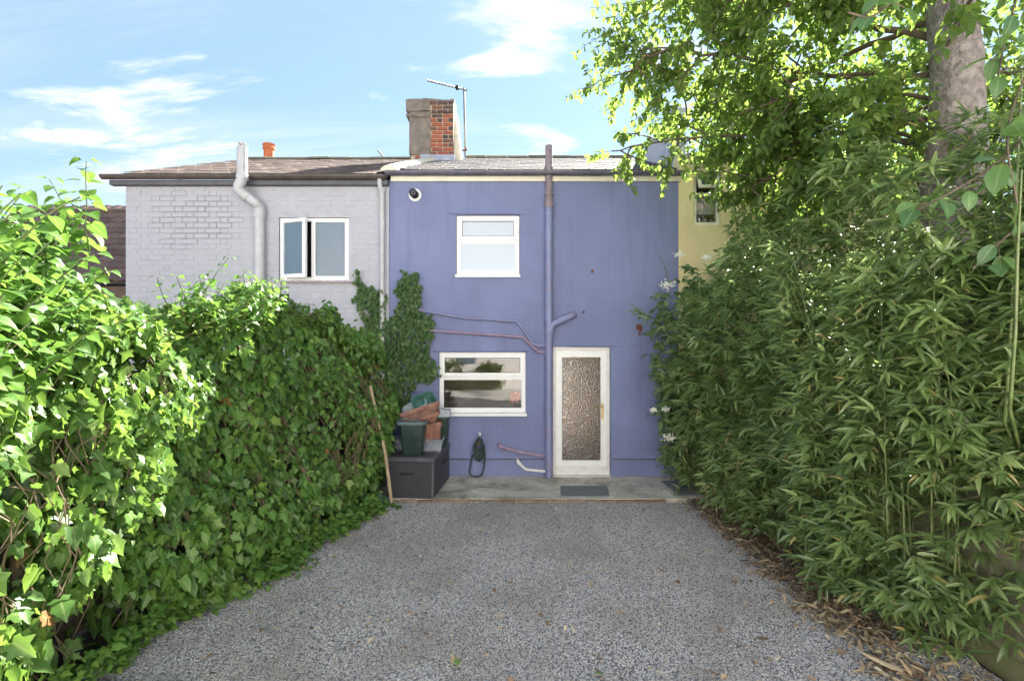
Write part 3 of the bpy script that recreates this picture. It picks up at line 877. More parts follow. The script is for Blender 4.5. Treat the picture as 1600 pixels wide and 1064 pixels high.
pick = sorted(range(len(bricks)), key=lambda i: -(bricks[i][4]*3 + (bricks[i][2] > .2) + (bricks[i][1] > 2.55)*2 + bricks[i][1]*.1))[:300]
pick = set(pick); rest = MB(); opened = MB()
for i, (cx_, z_, w_, l, patch) in enumerate(bricks):
    proud = rb.uniform(-.0022, .0008) - (.009*patch if rb.random() < .85 else 0)
    M = Matrix.Translation((cx_, WY-.006+.003 + proud, z_)) @ Matrix.Rotation(rb.uniform(-.004,.004), 4, 'Z') @ Matrix.Diagonal((w_/l*(1-.022*min(patch*1.5,1)), 1, 1-.05*min(patch*1.5,1), 1))
    if patch > .28 and rb.random() < .45 + .5*patch:      # worn joints, open and dirty, round the bricks of the bare patch
        opened.add([(cx_-w_/2-.001, WY-.0068, z_-ch_/2-.001), (cx_+w_/2+.001, WY-.0068, z_-ch_/2-.001), (cx_+w_/2+.001, WY-.0068, z_+ch_/2+.001), (cx_-w_/2-.001, WY-.0068, z_+ch_/2+.001)], [(0,1,2,3)])
        for q in range(4): opened.v[-1-q] = (opened.v[-1-q][0], WY-.0068-.00001*i, opened.v[-1-q][2])
    if i in pick: inst('brick', pbm[l], M, gw)
    else:
        t_ = pb_mesh(l).xf(M); rest.add(t_.v, t_.f)
obj('brickwork', rest, M_PAINTBRICK, gw, kind='stuff')
obj('open_joints', opened, plain('dirty_open_joint', (.27,.275,.30), .95, .3, 30), gw, kind='stuff')
# window with one casement ajar
x0, x1, z0, z1 = GW
yw = WY + .03
w = obj('window', frame_mb(x0+.004, x1-.004, z0+.004, z1-.004, yw, yw+.06, .048), M_PVC, grey, bevel=.005)
w['label'] = 'obscure glazed bathroom window with left casement ajar'
xm = WX(487)
obj('mullion', MB().box(xm-.02, xm+.03, yw+.003, yw+.057, z0+.052, z1-.052), M_PVC, w, bevel=.004)
hx0 = x0+.03; cw = xm-.01 - hx0
CM = Matrix.Translation((hx0, yw-.006, 0)) @ Matrix.Rotation(R(-17), 4, 'Z')
ca = obj('casement', frame_mb(0, cw, z0+.03, z1-.03, -.035, .012, .062).xf(CM), M_PVC, w, bevel=.005)
obj('pane', MB().box(.058, cw-.058, -.012, -.004, z0+.088, z1-.088).xf(CM), M_FROST_B, w)
obj('handle', MB().box(cw-.03, cw-.015, .014, .03, (z0+z1)/2-.06, (z0+z1)/2+.05).xf(CM), M_PVC, w)
obj('vent_slot', MB().box(.08, cw-.12, -.042, -.034, z1-.078, z1-.062).xf(CM), M_PVC, w, bevel=.003)
pane(w, xm+.025, x1-.046, z0+.046, z1-.046, yw+.02, M_FROST_B)
obj('bead', frame_mb(xm+.028, x1-.05, z0+.05, z1-.05, yw-.006, yw+.02, .02), M_PVC, w, bevel=.003)
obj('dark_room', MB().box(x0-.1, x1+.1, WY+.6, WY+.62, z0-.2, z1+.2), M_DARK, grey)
bxx = WX(516)
tag(obj('shampoo_bottle', MB().tube([(bxx, yw+.09, z0+.055), (bxx, yw+.09, z0+.17), (bxx, yw+.09, z0+.19), (bxx, yw+.09, z0+.23)], [.026,.026,.012,.012], 12), M_PVC, smooth=40), 'pale bottle standing behind the obscure glass of the grey house window', 'bottle')
tag(obj('wash_sponge', lump(WX(523), WX(538), yw+.06, yw+.13, z0+.055, z0+.20, .02, 4, 5), M_PVC, smooth=60), 'rounded white sponge beside the bottle behind the obscure glass', 'sponge')
obj('inner_sill', MB().box(x0, x1, yw+.062, yw+.2, z0+.02, z0+.054), M_PVC, w)
sl_ = MB(); n = 40; r1 = []; r0 = []
for i in range(n+1):
    x = x0+.02 + (x1+.07-x0-.02)*i/n
    wv = .008*math.sin(i*1.25)
    r1.append((x, WY-.05, z0-.03+wv)); r0.append((x, yw+.02, z0-.004+wv*.3))
sl_.add(r1 + r0 + [(a, b_, c_-.02) for a, b_, c_ in r1] + [(a, b_, c_-.02) for a, b_, c_ in r0],
        [(i, i+1, n+2+i, n+1+i) for i in range(n)] + [(2*n+2+i, 2*n+3+i, i+1, i) for i in range(n)] + [(3*n+3+i, 3*n+4+i, 2*n+3+i, 2*n+2+i) for i in range(n)])
obj('sill', sl_, plain('brown_pantile_sill', (.30,.24,.22), .7, .15), w)

gz_g = EYE + (532-274)/800*(WY-.16)
obj('soffit', MB().box(GX0-.18, GX1, WY-.11, WY-.008, gz_g-.13, gz_g-.055), M_SOFFIT, grey, bevel=.005)
gg = obj('gutter', gutter_mb(-6.28, -1.96, gz_g, WY-.16, .065), M_GUTTER_B, grey, smooth=50)
for x in (-5.1, -3.5): obj('gutter_joint', gutter_mb(x-.03, x+.03, gz_g+.004, WY-.16, .072), M_GUTTER_B, gg, smooth=50)
EYg, EZg = WY-.13, gz_g+.014
roofG = roof_deck(grey, -6.2, PX0-.02, EYg, EZg, RY, RZ-.03, M_DECK, -5.82)
slate_rows(roofG, lambda t: -6.1 + .36*t, lambda t: PX0-.08, EYg-.03, EZg, RY-.02, RZ-.03, M_SLATE_L, expo=.21, w=.275, seed=8)
ridge_tiles(roofG, -5.7, PX0-.1, RY, RZ-.045, M_RIDGE)

# grey flue swan-necking up past the gutter
yf = WY-.12
def pt(px, py): return (WX(px)*(yf/8), yf, zpy(py, yf))
fp = MB().tube(bend([(WX(410.5), WY-.10, 1.6), (WX(410.5), WY-.10, WZ(326)), pt(379, 292+4), pt(378, 226)][:2] + [(WX(408), WY-.16, WZ(322)), (WX(384), WY-.26, WZ(303)), (WX(378.5)*.965, WY-.28, WZ(290)), (WX(378.5)*.965, WY-.28, zpy(231, WY-.28))], .09), .075, 18)
fg = obj('flue_pipe', fp, M_PIPE_G, grey, smooth=40)
jn = MB()
collar(jn, (WX(410.5), WY-.10, WZ(336)), (0,0,1), .087, .14, 18)
collar(jn, (WX(396), WY-.21, WZ(313)), (-24,-10,19), .085, .05, 18)
collar(jn, (WX(378.5)*.965, WY-.28, WZ(286)), (0,0,1), .086, .08, 18)
obj('flue_joint', jn, M_PIPE_G, fg, smooth=40)
tp = MB(); tx, ty, tz = WX(378.5)*.965, WY-.28, zpy(231, WY-.28)
for k in range(10):
    a = 2*math.pi*k/10
    tp.tube([(tx+.045*math.cos(a), ty+.045*math.sin(a), tz-.01), (tx+.045*math.cos(a), ty+.045*math.sin(a), tz+.055)], .006, 5)
collar(tp, (tx, ty, tz+.058), (0,0,1), .058, .014)
obj('flue_cage', tp, M_PIPE_G, fg, smooth=40)
# rainwater downpipe on the party line
dp_ = MB().tube(bend([(WX(597), WY-.15, gz_g-.05), (WX(597), WY-.15, gz_g-.14), (WX(599), WY-.08, gz_g-.24), (WX(599.5), WY-.08, .9)], .05), .036, 14)
for py in (300, 352, 470): collar(dp_, (WX(599.5), WY-.08, WZ(py)), (0,0,1), .044, .06)
obj('downpipe', dp_, M_PIPE_G, grey, smooth=40)
# thin conduit beside it
obj('edge_strip', MB().box(WX(604), WX(608.3), WY-.03, WY-.004, .3, GTOP-.1), M_GREYBRICK, grey, bevel=.006)
# orange pot peeping over the ridge
pr = MB(); c0 = P(420.5, 250, 12.2)
zs_ = [c0.z-.5, c0.z+.22, c0.z+.24, c0.z+.28, c0.z+.30, c0.z+.355, c0.z+.37, c0.z+.30]
rs_ = [.125, .12, .14, .145, .125, .15, .13, .11]
pr.tube([(c0.x, 12.2, q) for q in zs_], rs_, 20)
obj('chimney_pot', pr, M_TERRA, grey, smooth=35)['label'] = 'bright orange clay pot above the ridge'
obj('chimney_base', MB().box(c0.x-.3, c0.x+.3, 11.9, 12.5, 4.6, c0.z-.4), M_RENDER_OLD, grey)
obj('ridge_bracket', MB().tube([P(590,235,11.0), P(600,246,11.0)], .018, 6), M_ALU, grey)

# ---------------------------------------------------------------- yellow house on the right
yel = thing('terraced_house', 'yellow painted house with cream sash window half hidden by the tree', 'house', (4.6, WY, 0))
YW = (WX(1084), WX(1126), WZ(352), WZ(262))
obj('wall', wall_holes(PX1+.002, 7.0, -.3, 5.05, WY-.004, WY+.26, [YW]), M_YELLOW, yel)
x0, x1, z0, z1 = YW
w = obj('window', frame_mb(x0+.003, x1-.003, z0+.003, z1-.003, WY+.03, WY+.09, .05), M_CREAM, yel, bevel=.005)
zm = WZ(303)
obj('transom', MB().box(x0+.053, x1-.053, WY+.033, WY+.087, zm-.025, zm+.025), M_CREAM, w, bevel=.004)
CM = Matrix.Translation((0, WY+.03, z1-.05)) @ Matrix.Rotation(R(-22), 4, 'X')
obj('casement', frame_mb(x0+.045, x1-.045, -.32, .0, -.03, .01, .045).xf(CM), M_CREAM, w, bevel=.004)
obj('pane', MB().box(x0+.085, x1-.085, -.012, -.006, -.28, -.04).xf(CM), M_GLASS, w)
pane(w, x0+.05, x1-.05, z0+.05, zm-.02, WY+.06, M_GLASS)
obj('lintel', MB().box(x0-.06, x1+.06, WY-.018, WY+.01, z1+.004, z1+.03), M_CREAM, yel)
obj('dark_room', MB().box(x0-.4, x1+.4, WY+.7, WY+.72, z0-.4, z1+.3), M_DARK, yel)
obj('curtain', MB().box(x0+.02, x1-.02, WY+.14, WY+.15, WZ(332), WZ(308)), plain('grey_net_curtain', (.32,.33,.33), .9), yel)
obj('gable_wall', MB().box(PX1+.004, PX1+.2, WY+.262, 13.4, 4.2, 5.9), plain('pale_rendered_gable', (.5,.53,.6), .85, .1, 5, dirt=(.3,.28,.25)), yel)
roofY = roof_deck(yel, PX1+.21, 7.2, WY-.2, 5.02, 11.0, 6.0, M_DECK)
slate_rows(roofY, lambda t: PX1+.34, lambda t: 6.0, WY-.22, 5.02, 10.98, 6.0, M_SLATE_R, expo=.24, w=.30, seed=12)
obj('gutter', gutter_mb(PX1+.1, 7.1, 5.0, WY-.17, .06), M_GUTTER, yel, smooth=50)

# ---------------------------------------------------------------- far house at the left: tiled roof over tile-hung wall
far = thing('distant_house', 'brown tiled roof of another house beyond the left hedge', 'house', (-12.0, 16, 0))
dF = 13.0
obj('wall', MB().box(-14.5, -9.6, dF+.25, dF+4, -.3, 3.55), plain('brown_tile_hung_wall', (.17,.12,.10), .85, .2, 6), far)
e0, e1 = zpy(440, dF), zpy(331, dF+2.2)
rf = roof_deck(far, -14.8, -9.3, dF, e0, dF+2.2, e1, M_DECK)
tm = MB(); n = 6; rings = []
for yy in (0, .40):
    prof = [Vector((-.165 + .33*k/n, yy, .014 + .016*math.sin(2*math.pi*k/n))) for k in range(n+1)]
    rings.append(prof + [p - Vector((0,0,.03)) for p in reversed(prof)])
tm.loft(rings); tme = tm.mesh('roof_tile'); tme.materials.append(M_RTILE)
slf = math.hypot(2.2, e1-e0); anf = math.atan2(e1-e0, 2.2)
rr = random.Random(2)
for r_ in range(int(slf/.26)+1):
    for c_ in range(16):
        s_ = r_*.26
        inst('roof_tile', tme, Matrix.Translation((-14.4+c_*.332+.0, dF-.03+s_*math.cos(anf), e0+.02+s_*math.sin(anf))) @ Matrix.Rotation(anf-.09+rr.uniform(-.01,.01), 4, 'X'), rf)
obj('ridge_tile', MB().tube([(-14.8, dF+2.2, e1+.01), (-9.3, dF+2.2, e1+.01)], .09, 10), M_RTILE, rf, smooth=40)
# ------------------------------------------------------------------ fences
def board_fence(name, label, pts, h, mat, w=.145, t=.02, rail=True, side=1, cap=False):
    f = thing(name, label, 'fence', (pts[0][0], pts[0][1], 0))
    me = MB().box(0, w-.006, -t/2, t/2, 0, 1)
    me = me.mesh('board'); me.materials.append(mat)
    rr = random.Random(hash(label) % 1000 if False else len(label))
    for (ax, ay), (bx, by) in zip(pts[:-1], pts[1:]):
        L_ = math.hypot(bx-ax, by-ay); a = math.atan2(by-ay, bx-ax)
        n = int(L_/w)
        for k in range(n):
            x = ax + math.cos(a)*k*w; y = ay + math.sin(a)*k*w
            inst('board', me, Matrix.Translation((x, y, -.02)) @ Matrix.Rotation(a, 4, 'Z') @ Matrix.Rotation(rr.uniform(-.02,.02), 4, 'Z') @ Matrix.Diagonal((1,1,h+rr.uniform(-.01,.01)+.02,1)), f)
        B = Matrix.Translation((ax, ay, 0)) @ Matrix.Rotation(a, 4, 'Z')
        if rail:
            for zr in (.15, h*.55, h-.2):
                obj('rail', MB().box(0, L_, side*.012, side*.055, zr, zr+.075).xf(B) if side > 0 else MB().box(0, L_, -.055, -.012, zr, zr+.075).xf(B), mat, f)
            k = 0.0
            while k < L_:
                obj('post', MB().box(k, k+.09, .058 if side > 0 else -.15, .15 if side > 0 else -.058, -.1, h+.05).xf(B), mat, f); k += 1.8
        if cap:
            obj('capping', MB().box(-.02, L_+.02, -.06, .045, h+.004, h+.05).xf(B), mat, f, bevel=.006)
            obj('gravel_board', MB().box(0, L_, -.045, -.012, -.05, .13).xf(B), mat, f, bevel=.005)
    return f
board_fence('timber_fence', 'old dark board fence buried under the ivy at left', [(-3.36, 1.0), (-3.16, 5.2), (-2.4, 7.7)], 1.9, M_FENCE_D, side=1)
board_fence('timber_fence', 'low mossy board fence behind the bamboo at right', [(3.22, 1.6), (3.22, 4.9), (2.72, 7.85)][::-1], 1.22, M_FENCE, side=1, cap=True)
# stepped boards where the right fence meets the purple wall
sb_ = thing('timber_boards', 'pale timber post and low boards against the purple wall at right', 'boards', (2.6, 7.7, 0))
obj('post', MB().box(2.545, 2.615, 7.86, 7.93, .0, 1.55), M_STAKE, sb_, bevel=.004)
for k, (za, zb) in enumerate(((.03,.17), (.18,.32))):
    obj('board', MB().box(0, 1.05, -.02, .02, za, zb).xf(Matrix.Translation((2.6, 7.84, 0)) @ Matrix.Rotation(R(-80), 4, 'Z')), M_STAKE, sb_, bevel=.004)

# ------------------------------------------------------------------ storage box and the pile on it
def rrect(w, d, r, z, n=6, rib=0, ribn=1):
    pts = []
    for cx_, cy_, a0 in ((w/2-r, d/2-r, 0), (-w/2+r, d/2-r, 90), (-w/2+r, -d/2+r, 180), (w/2-r, -d/2+r, 270)):
        for k in range(n+1):
            a = R(a0 + 90*k/n); pts.append(Vector((cx_+r*math.cos(a), cy_+r*math.sin(a), z)))
    return pts
def tub_mb(w, d, h, taper=.82, r=.04, rim=.012, t=.006):
    bw, bd = w*taper, d*taper
    rings = [rrect(bw-.02, bd-.02, r*.6, 0), rrect(bw, bd, r*.8, .012), rrect(w, d, r, h-.03), rrect(w+2*rim, d+2*rim, r+rim, h-.028), rrect(w+2*rim, d+2*rim, r+rim, h),
             rrect(w-2*t, d-2*t, r-t*.5, h), rrect(bw-2*t, bd-2*t, r*.6, .02)]
    return MB().loft(rings)
def ribbed_trough(w, d, h, taper=.78):
    def ring(s, z, amp):
        base = []
        per = 88
        src = rrect(w*s, d*s, .03, z, 3)
        # resample the outline evenly, then push alternate points in for the ribs
        seg = [(src[i], src[(i+1) % len(src)]) for i in range(len(src))]
        tot = sum((b_-a).length for a, b_ in seg); out = []
        for k in range(per):
            t_ = tot*k/per
            for a, b_ in seg:
                l = (b_-a).length
                if t_ <= l: p = a.lerp(b_, t_/max(l,1e-9)); break
                t_ -= l
            q = p.copy()
            if (k//2) % 2: q.x *= 1-amp/w*2; q.y *= 1-amp/d*2
            out.append(q)
        return out
    rings = [ring(taper, 0, .006), ring(.985, h-.05, .008), ring(1.06, h-.048, 0), ring(1.06, h, 0), ring(.99, h, 0), ring(taper*.96, .02, 0)]
    return MB().loft(rings)
m, nt, b = new_mat('woven_plastic_anthracite')
v = coords(nt)
bt = nt.nodes.new('ShaderNodeTexBrick')
bt.inputs['Scale'].default_value = 1; bt.inputs['Brick Width'].default_value = .034; bt.inputs['Row Height'].default_value = .0155; bt.inputs['Mortar Size'].default_value = .0022; bt.inputs['Mortar Smooth'].default_value = .8
sp1 = nt.nodes.new('ShaderNodeSeparateXYZ'); cm1 = nt.nodes.new('ShaderNodeCombineXYZ')
ad = nt.nodes.new('ShaderNodeMath'); ad.operation = 'ADD'
L(nt, v, sp1.inputs[0]); L(nt, sp1.outputs['X'], ad.inputs[0]); L(nt, sp1.outputs['Y'], ad.inputs[1])
L(nt, ad.outputs[0], cm1.inputs[0]); L(nt, sp1.outputs['Z'], cm1.inputs[1]); L(nt, cm1.outputs[0], bt.inputs['Vector'])
bt.inputs['Color1'].default_value = (.045,.045,.056,1); bt.inputs['Color2'].default_value = (.07,.07,.084,1); bt.inputs['Mortar'].default_value = (.012,.012,.016,1)
L(nt, bt.outputs['Color'], b.inputs['Base Color']); b.inputs['Roughness'].default_value = .5
iv = nt.nodes.new('ShaderNodeMath'); iv.operation = 'SUBTRACT'; iv.inputs[0].default_value = 1; L(nt, bt.outputs['Fac'], iv.inputs[1])
bump(nt, b, iv.outputs[0], .9, .006)
M_RATTAN = m
M_LID = plain('anthracite_lid', (.075,.075,.088), .55, .2, 6, 80, .3, .002, dirt=(.17,.16,.15), dirt_amt=.5, dscale=5)
BXM = Matrix.Translation((-1.335, 7.39, .03)) @ Matrix.Rotation(R(-5), 4, 'Z')
sbx = thing('storage_box', 'dark anthracite woven plastic storage box against the purple wall', 'storage box', (-1.335, 7.39, .03))
bw_, bd_, bh_ = .66, 1.04, .49
obj('body', MB().box(-bw_/2, bw_/2, -bd_/2, bd_/2, 0, bh_).xf(BXM), M_RATTAN, sbx, bevel=.02)
obj('lid', MB().loft([rrect(bw_+.02, bd_+.02, .02, bh_+.003), rrect(bw_+.026, bd_+.026, .024, bh_+.045), rrect(bw_-.01, bd_-.01, .02, bh_+.062)]).xf(BXM), M_LID, sbx, bevel=.004)
obj('handle', MB().box(-.13, .06, -bd_/2-.004, -bd_/2+.01, .315, .345).xf(BXM), M_DARK, sbx, bevel=.004)
obj('corner_trim', MB().box(bw_/2-.03, bw_/2+.006, -bd_/2-.006, -bd_/2+.03, .004, bh_-.002).xf(BXM), M_LID, sbx, bevel=.008)
obj('side_handle', MB().box(bw_/2-.01, bw_/2+.005, .06, .26, .33, .36).xf(BXM), M_DARK, sbx, bevel=.004)
TOPZ = .03 + bh_ + .063
M_GREENTUB = plain('dark_green_plastic', (.018,.042,.035), .42, .25, 8, dirt=(.075,.085,.078), dirt_amt=.7, dscale=7)
M_GREYRIM = plain('grey_green_plastic', (.10,.16,.165), .4, .2, 6, dirt=(.2,.22,.22), dirt_amt=.5)
M_TEAL = plain('teal_plastic', (.05,.15,.125), .4, .2, 8, dirt=(.2,.25,.23), dirt_amt=.7, dscale=8)
M_TROUGH = plain('terracotta_plastic', (.22,.095,.065), .6, .3, 9, dirt=(.30,.20,.15), dirt_amt=.85, dscale=9)
M_CLEAR, nt, b = glass_mat('cloudy_clear_plastic', (.80,.85,.93), .12)
b.inputs['Transmission Weight'].default_value = .88
def place(x, y, z, rz=0, rx=0, ry=0):
    return Matrix.Translation((x, y, z)) @ Matrix.Rotation(R(rz), 4, 'Z') @ Matrix.Rotation(R(ry), 4, 'Y') @ Matrix.Rotation(R(rx), 4, 'X')
t = thing('garden_tub', 'dark green square tub with grey rim at the front of the storage box', 'tub', (-1.36, 7.1, TOPZ))
Mx = place(-1.365, 7.08, TOPZ+.001, 4)
obj('body', tub_mb(.34, .32, .46, .80).xf(Mx), M_GREENTUB, t, smooth=40)
obj('rim', MB().loft([rrect(.385,.365,.055,.425), rrect(.415,.395,.06,.43), rrect(.425,.405,.06,.468), rrect(.375,.355,.05,.472), rrect(.36,.34,.045,.455)], False).xf(Mx), M_GREYRIM, t, smooth=40)
obj('handle', MB().tube(bend([(-.17,-.1,.47), (-.12,-.12,.50), (.05,-.14,.485), (.12,-.1,.475)], .05), .008, 8).xf(Mx), M_GREYRIM, t, smooth=40)
tt_ = tag(obj('plant_trough', ribbed_trough(.34, .22, .26).xf(place(-1.16, 7.32, TOPZ+.14, 8, 0, -6)), M_TROUGH, smooth=30), 'ribbed terracotta plastic trough just right of the green tub', 'planter', 'terracotta planters piled on the storage box')
tag(obj('plant_trough', ribbed_trough(.58, .20, .15).xf(place(-1.30, 7.38, TOPZ+.46, 12, -8, -17)), M_TROUGH, smooth=30), 'long terracotta trough tilted on top of the pile', 'planter', 'terracotta planters piled on the storage box')
tag(obj('plant_trough', ribbed_trough(.50, .18, .12).xf(place(-1.25, 7.18, TOPZ+.415, 6, 6, -14)), M_TROUGH, smooth=30), 'shallow terracotta trough wedged under the long tilted one', 'planter', 'terracotta planters piled on the storage box')
tag(obj('plastic_crate', tub_mb(.30, .24, .19, .92, .02, .014).xf(place(-1.13, 7.27, TOPZ+.001, 2)), M_CLEAR, smooth=40), 'clear plastic food box under the ribbed trough', 'plastic box')
tag(obj('plastic_crate', tub_mb(.26, .26, .18, .92, .02, .014).xf(place(-1.545, 7.33, TOPZ+.001, 2)), M_CLEAR, smooth=40), 'clear plastic box left of the dark green tub', 'plastic box')
tag(obj('garden_tub', tub_mb(.30, .28, .44, .82).xf(place(-1.09, 7.66, TOPZ+.001, 0)), M_GREENTUB, smooth=40), 'dark green tub at the back right of the storage box', 'tub')
tag(obj('wash_basket', tub_mb(.32, .24, .13, .8, .06).xf(place(-1.30, 7.62, TOPZ+.60, 20, 42, -20)), M_TEAL, smooth=40), 'small teal green bowl tipped up at the top of the pile', 'bowl')
tag(obj('wash_basket', tub_mb(.36, .28, .10, .85, .06).xf(place(-1.42, 7.66, TOPZ+.52, 10, 20, -28)), plain('pale_plastic', (.45,.5,.5), .45), smooth=40), 'pale plastic bowl leaning behind the teal bowl', 'bowl')
bg = lump(-.16, .16, -.12, .12, 0, .12, .04, 12, 9)
bgo = obj('plastic_sack', bg, plain('grey_white_sack', (.42,.45,.50), .5, .35, 14), smooth=60)
bgo.matrix_basis = place(-1.10, 7.66, TOPZ+.445, 10, 0, 8)
tag(bgo, 'crumpled grey and white plastic sack on the back tub', 'sack')

# ------------------------------------------------------------------ garden hose on its hook
hs = thing('garden_hose', 'dark green hose coiled on a hook below the kitchen window', 'hose', (WX(748), WY-.06, 0))
rh = random.Random(6); hp_ = []
hcx, hz = WX(749), WZ(682)
for lp in range(9):
    wd = .085 + rh.uniform(-.02,.025); ht = .33 + rh.uniform(-.06,.05); yy = WY-.035-.011*lp
    for k in range(14):
        a = 2*math.pi*k/14 + math.pi/2
        sx2 = math.cos(a); sz2 = math.sin(a)
        hp_.append((hcx + wd*sx2*(.75+.25*sz2*-1) + rh.uniform(-.008,.008), yy + rh.uniform(-.006,.006), hz - ht/2 + ht/2*sz2 + rh.uniform(-.006,.006)))
obj('coil', MB().tube(bend(hp_, .03, 3), .0105, 8), M_GREENTUB, hs, smooth=50)
lp_ = [(WX(739), WY-.07, WZ(708)), (WX(735), WY-.07, WZ(730)), (WX(733.5), WY-.07, WZ(735)), (WX(737), WY-.075, WZ(742)), (WX(747), WY-.08, WZ(743)), (WX(754), WY-.075, WZ(739)), (WX(757), WY-.07, WZ(728)), (WX(758), WY-.07, WZ(706))]
obj('loop', MB().tube(bend(lp_, .06), .0125, 10), M_GREENTUB, hs, smooth=50)
wp = []
for k in range(30):
    a = k*.9; wp.append((hcx-.01+.07*math.cos(a), WY-.10-.06*math.sin(a)*.5, hz-.16-.004*k+.02*math.sin(k*2.3)))
obj('wrap', MB().tube(wp, .0105, 8), M_GREENTUB, hs, smooth=50)
obj('nozzle', MB().tube([(hcx+.0, WY-.14, hz-.12), (hcx, WY-.15, hz-.05)], [.012,.016], 10), M_BRASS, hs, smooth=40)
hk = MB().tube(bend([(WX(750.5), WY+.01, WZ(678)), (WX(750.5), WY-.12, WZ(678)), (WX(750.5), WY-.15, WZ(674))], .02), .016, 10)
tag(obj('hose_hook', hk, M_PVC, smooth=40), 'white wall hook holding up the coiled hose', 'hook')

# ------------------------------------------------------------------ odds and ends
st = thing('wooden_stake', 'weathered timber stake leaning on the ivy beside the storage box', 'stake', (-1.55, 6.62, 0))
obj('shaft', MB().tube([(-1.55,6.62,.0), (-1.62,6.55,.7), (-1.80,6.50,1.58)], [.022,.021,.019], 8), M_STAKE, st, smooth=40)
obj('nail', MB().tube([(-1.765,6.51,1.42),(-1.765,6.47,1.425)], .004, 5), M_RUST, st)
sc = thing('plastic_toy', 'teal and red plastic scrap at the foot of the stake', 'scrap', (-1.66, 6.6, 0))
obj('panel', MB().box(-.12,.10,-.004,.004,-.07,.07).xf(place(-1.655,6.62,.075, 0, -55, 25)), M_TEAL, sc, bevel=.003)
obj('knob', MB().tube([(-1.76,6.52,.03),(-1.75,6.52,.09)], [.04,.03], 12), plain('red_plastic', (.45,.03,.02), .4), sc, smooth=40)
obj('edge_board', MB().box(-3.0, -1.95, 3.10, 3.16, -.03, .035), M_STAKE)
tag(bpy.data.objects['edge_board'], 'timber edging board on the ground in the near left corner', 'board')
# flower in the kitchen window
fl_ = thing('potted_flower', 'bright orange flower on the sill inside the kitchen window', 'flower', (WX(806), WY+.22, KIT[2]+.012))
fp = (WX(805), WY+.22, WZ(623))
obj('pot', MB().tube([(fp[0],fp[1],KIT[2]+.012),(fp[0],fp[1],KIT[2]+.10)], [.04,.05], 14), M_PVC, fl_, smooth=40)
rf_ = random.Random(3); pm = MB()
for k in range(90):
    d = Vector((rf_.gauss(0,1), rf_.gauss(0,.6), rf_.gauss(0,.7))).normalized()
    c_ = Vector(fp) + d*rf_.uniform(.0,.085)
    u = d.orthogonal().normalized()*.03; w_ = d.cross(u).normalized()*.022
    pm.add([c_-u*.4, c_+w_+d*.02, c_+u+d*.03, c_-w_+d*.02], [(0,1,2,3)])
M_ORANGE = plain('orange_petal', (.85,.16,.01), .5, .15)
obj('bloom', pm, M_ORANGE, fl_); obj('stem', MB().tube([(fp[0],fp[1],KIT[2]+.08), fp], .006, 6), M_CULM, fl_)
# ------------------------------------------------------------------ foliage
def T(v, f, ux):
    return np.array(v, float), f, np.array(ux, float)
def ivy_template(seed, sharp=1.0, fold=.18, droop=.18):
    r = random.Random(seed)
    j = lambda s=.04: r.uniform(-s, s)
    half = [(.14,-.13), (.36+j(),-.06+j()), (.27,.14+j()), (.50*sharp+j(),.36+j()), (.25+j(.02),.50+j()), (.11,.80)]
    mid = [(0,0), (0,.32), (0,.64), (0,1.0)]
    pts = [(x, y, 0) for x, y in mid]
    for s in (1, -1):
        for x, y in half: pts.append((s*(x+j(.02)), y+j(.02), 0))
    v = []
    for x, y, _ in pts:
        z = fold*abs(x) - droop*(y-.2)**2 + .05*math.sin(7*x+seed) + .03*math.sin(9*y+seed*2)
        v.append((x, y-.0, z))
    f = []
    for o, sgn in ((4, 1), (10, -1)):
        q = [(0,o,o+1,o+2), (0,o+2,1), (1,o+2,o+3,o+4), (1,o+4,2), (2,o+4,o+5), (2,o+5,3)]
        for a in q: f.append(a if sgn > 0 else tuple(reversed(a)))
    ux = [0]*4 + [.8,1,.7,1,.7,.6]*2
    return T(v, f, ux)
def oval_template(w, prof, seed=0, fold=.12, droop=.22, wave=.02):
    """leaf with rows of (y, halfwidth)"""
    r = random.Random(seed)
    v = [(0,0,0)]; ux = [0]
    for y, hw in prof:
        zc = -droop*y*y
        wv = r.uniform(-wave, wave)
        v += [(-hw*w, y, zc+fold*hw*w*2+wv), (0, y, zc), (hw*w, y, zc+fold*hw*w*2-wv)]
        ux += [1, 0, 1]
    v.append((r.uniform(-.04,.04), 1, -droop)); ux.append(.2)
    f = [(0,2,1), (0,3,2)]
    n = len(prof)
    for k in range(n-1):
        a = 1+3*k
        f += [(a,a+1,a+4,a+3), (a+1,a+2,a+5,a+4)]
    a = 1+3*(n-1); e = len(v)-1
    f += [(a,a+1,e), (a+1,a+2,e)]
    return T(v, f, ux)
IVY = [ivy_template(k, s, fo, dr) for k, s, fo, dr in ((1,1,.2,.2),(2,.85,.1,.35),(3,1.1,.3,.1),(4,.7,.15,.25))]
HEART = [oval_template(.48, [(-.08,.55),(.15,.98),(.42,.9),(.72,.48)], k, .12, .3, .03) for k in range(3)]
BAM = [oval_template(.105, [(.12,.75),(.35,1),(.7,.62)], k, .25, d, .004) for k, d in ((0,.12),(1,.28),(2,.42))]
OVAL = [oval_template(.30, [(.2,.75),(.5,1),(.8,.55)], k, .2, d, .03) for k, d in ((0,.1),(1,.3),(2,.2))]
BROAD = [oval_template(.32, [(.1,.5),(.3,.9),(.55,1),(.8,.62)], k, .14, d, .03) for k, d in ((0,.15),(1,.35))]

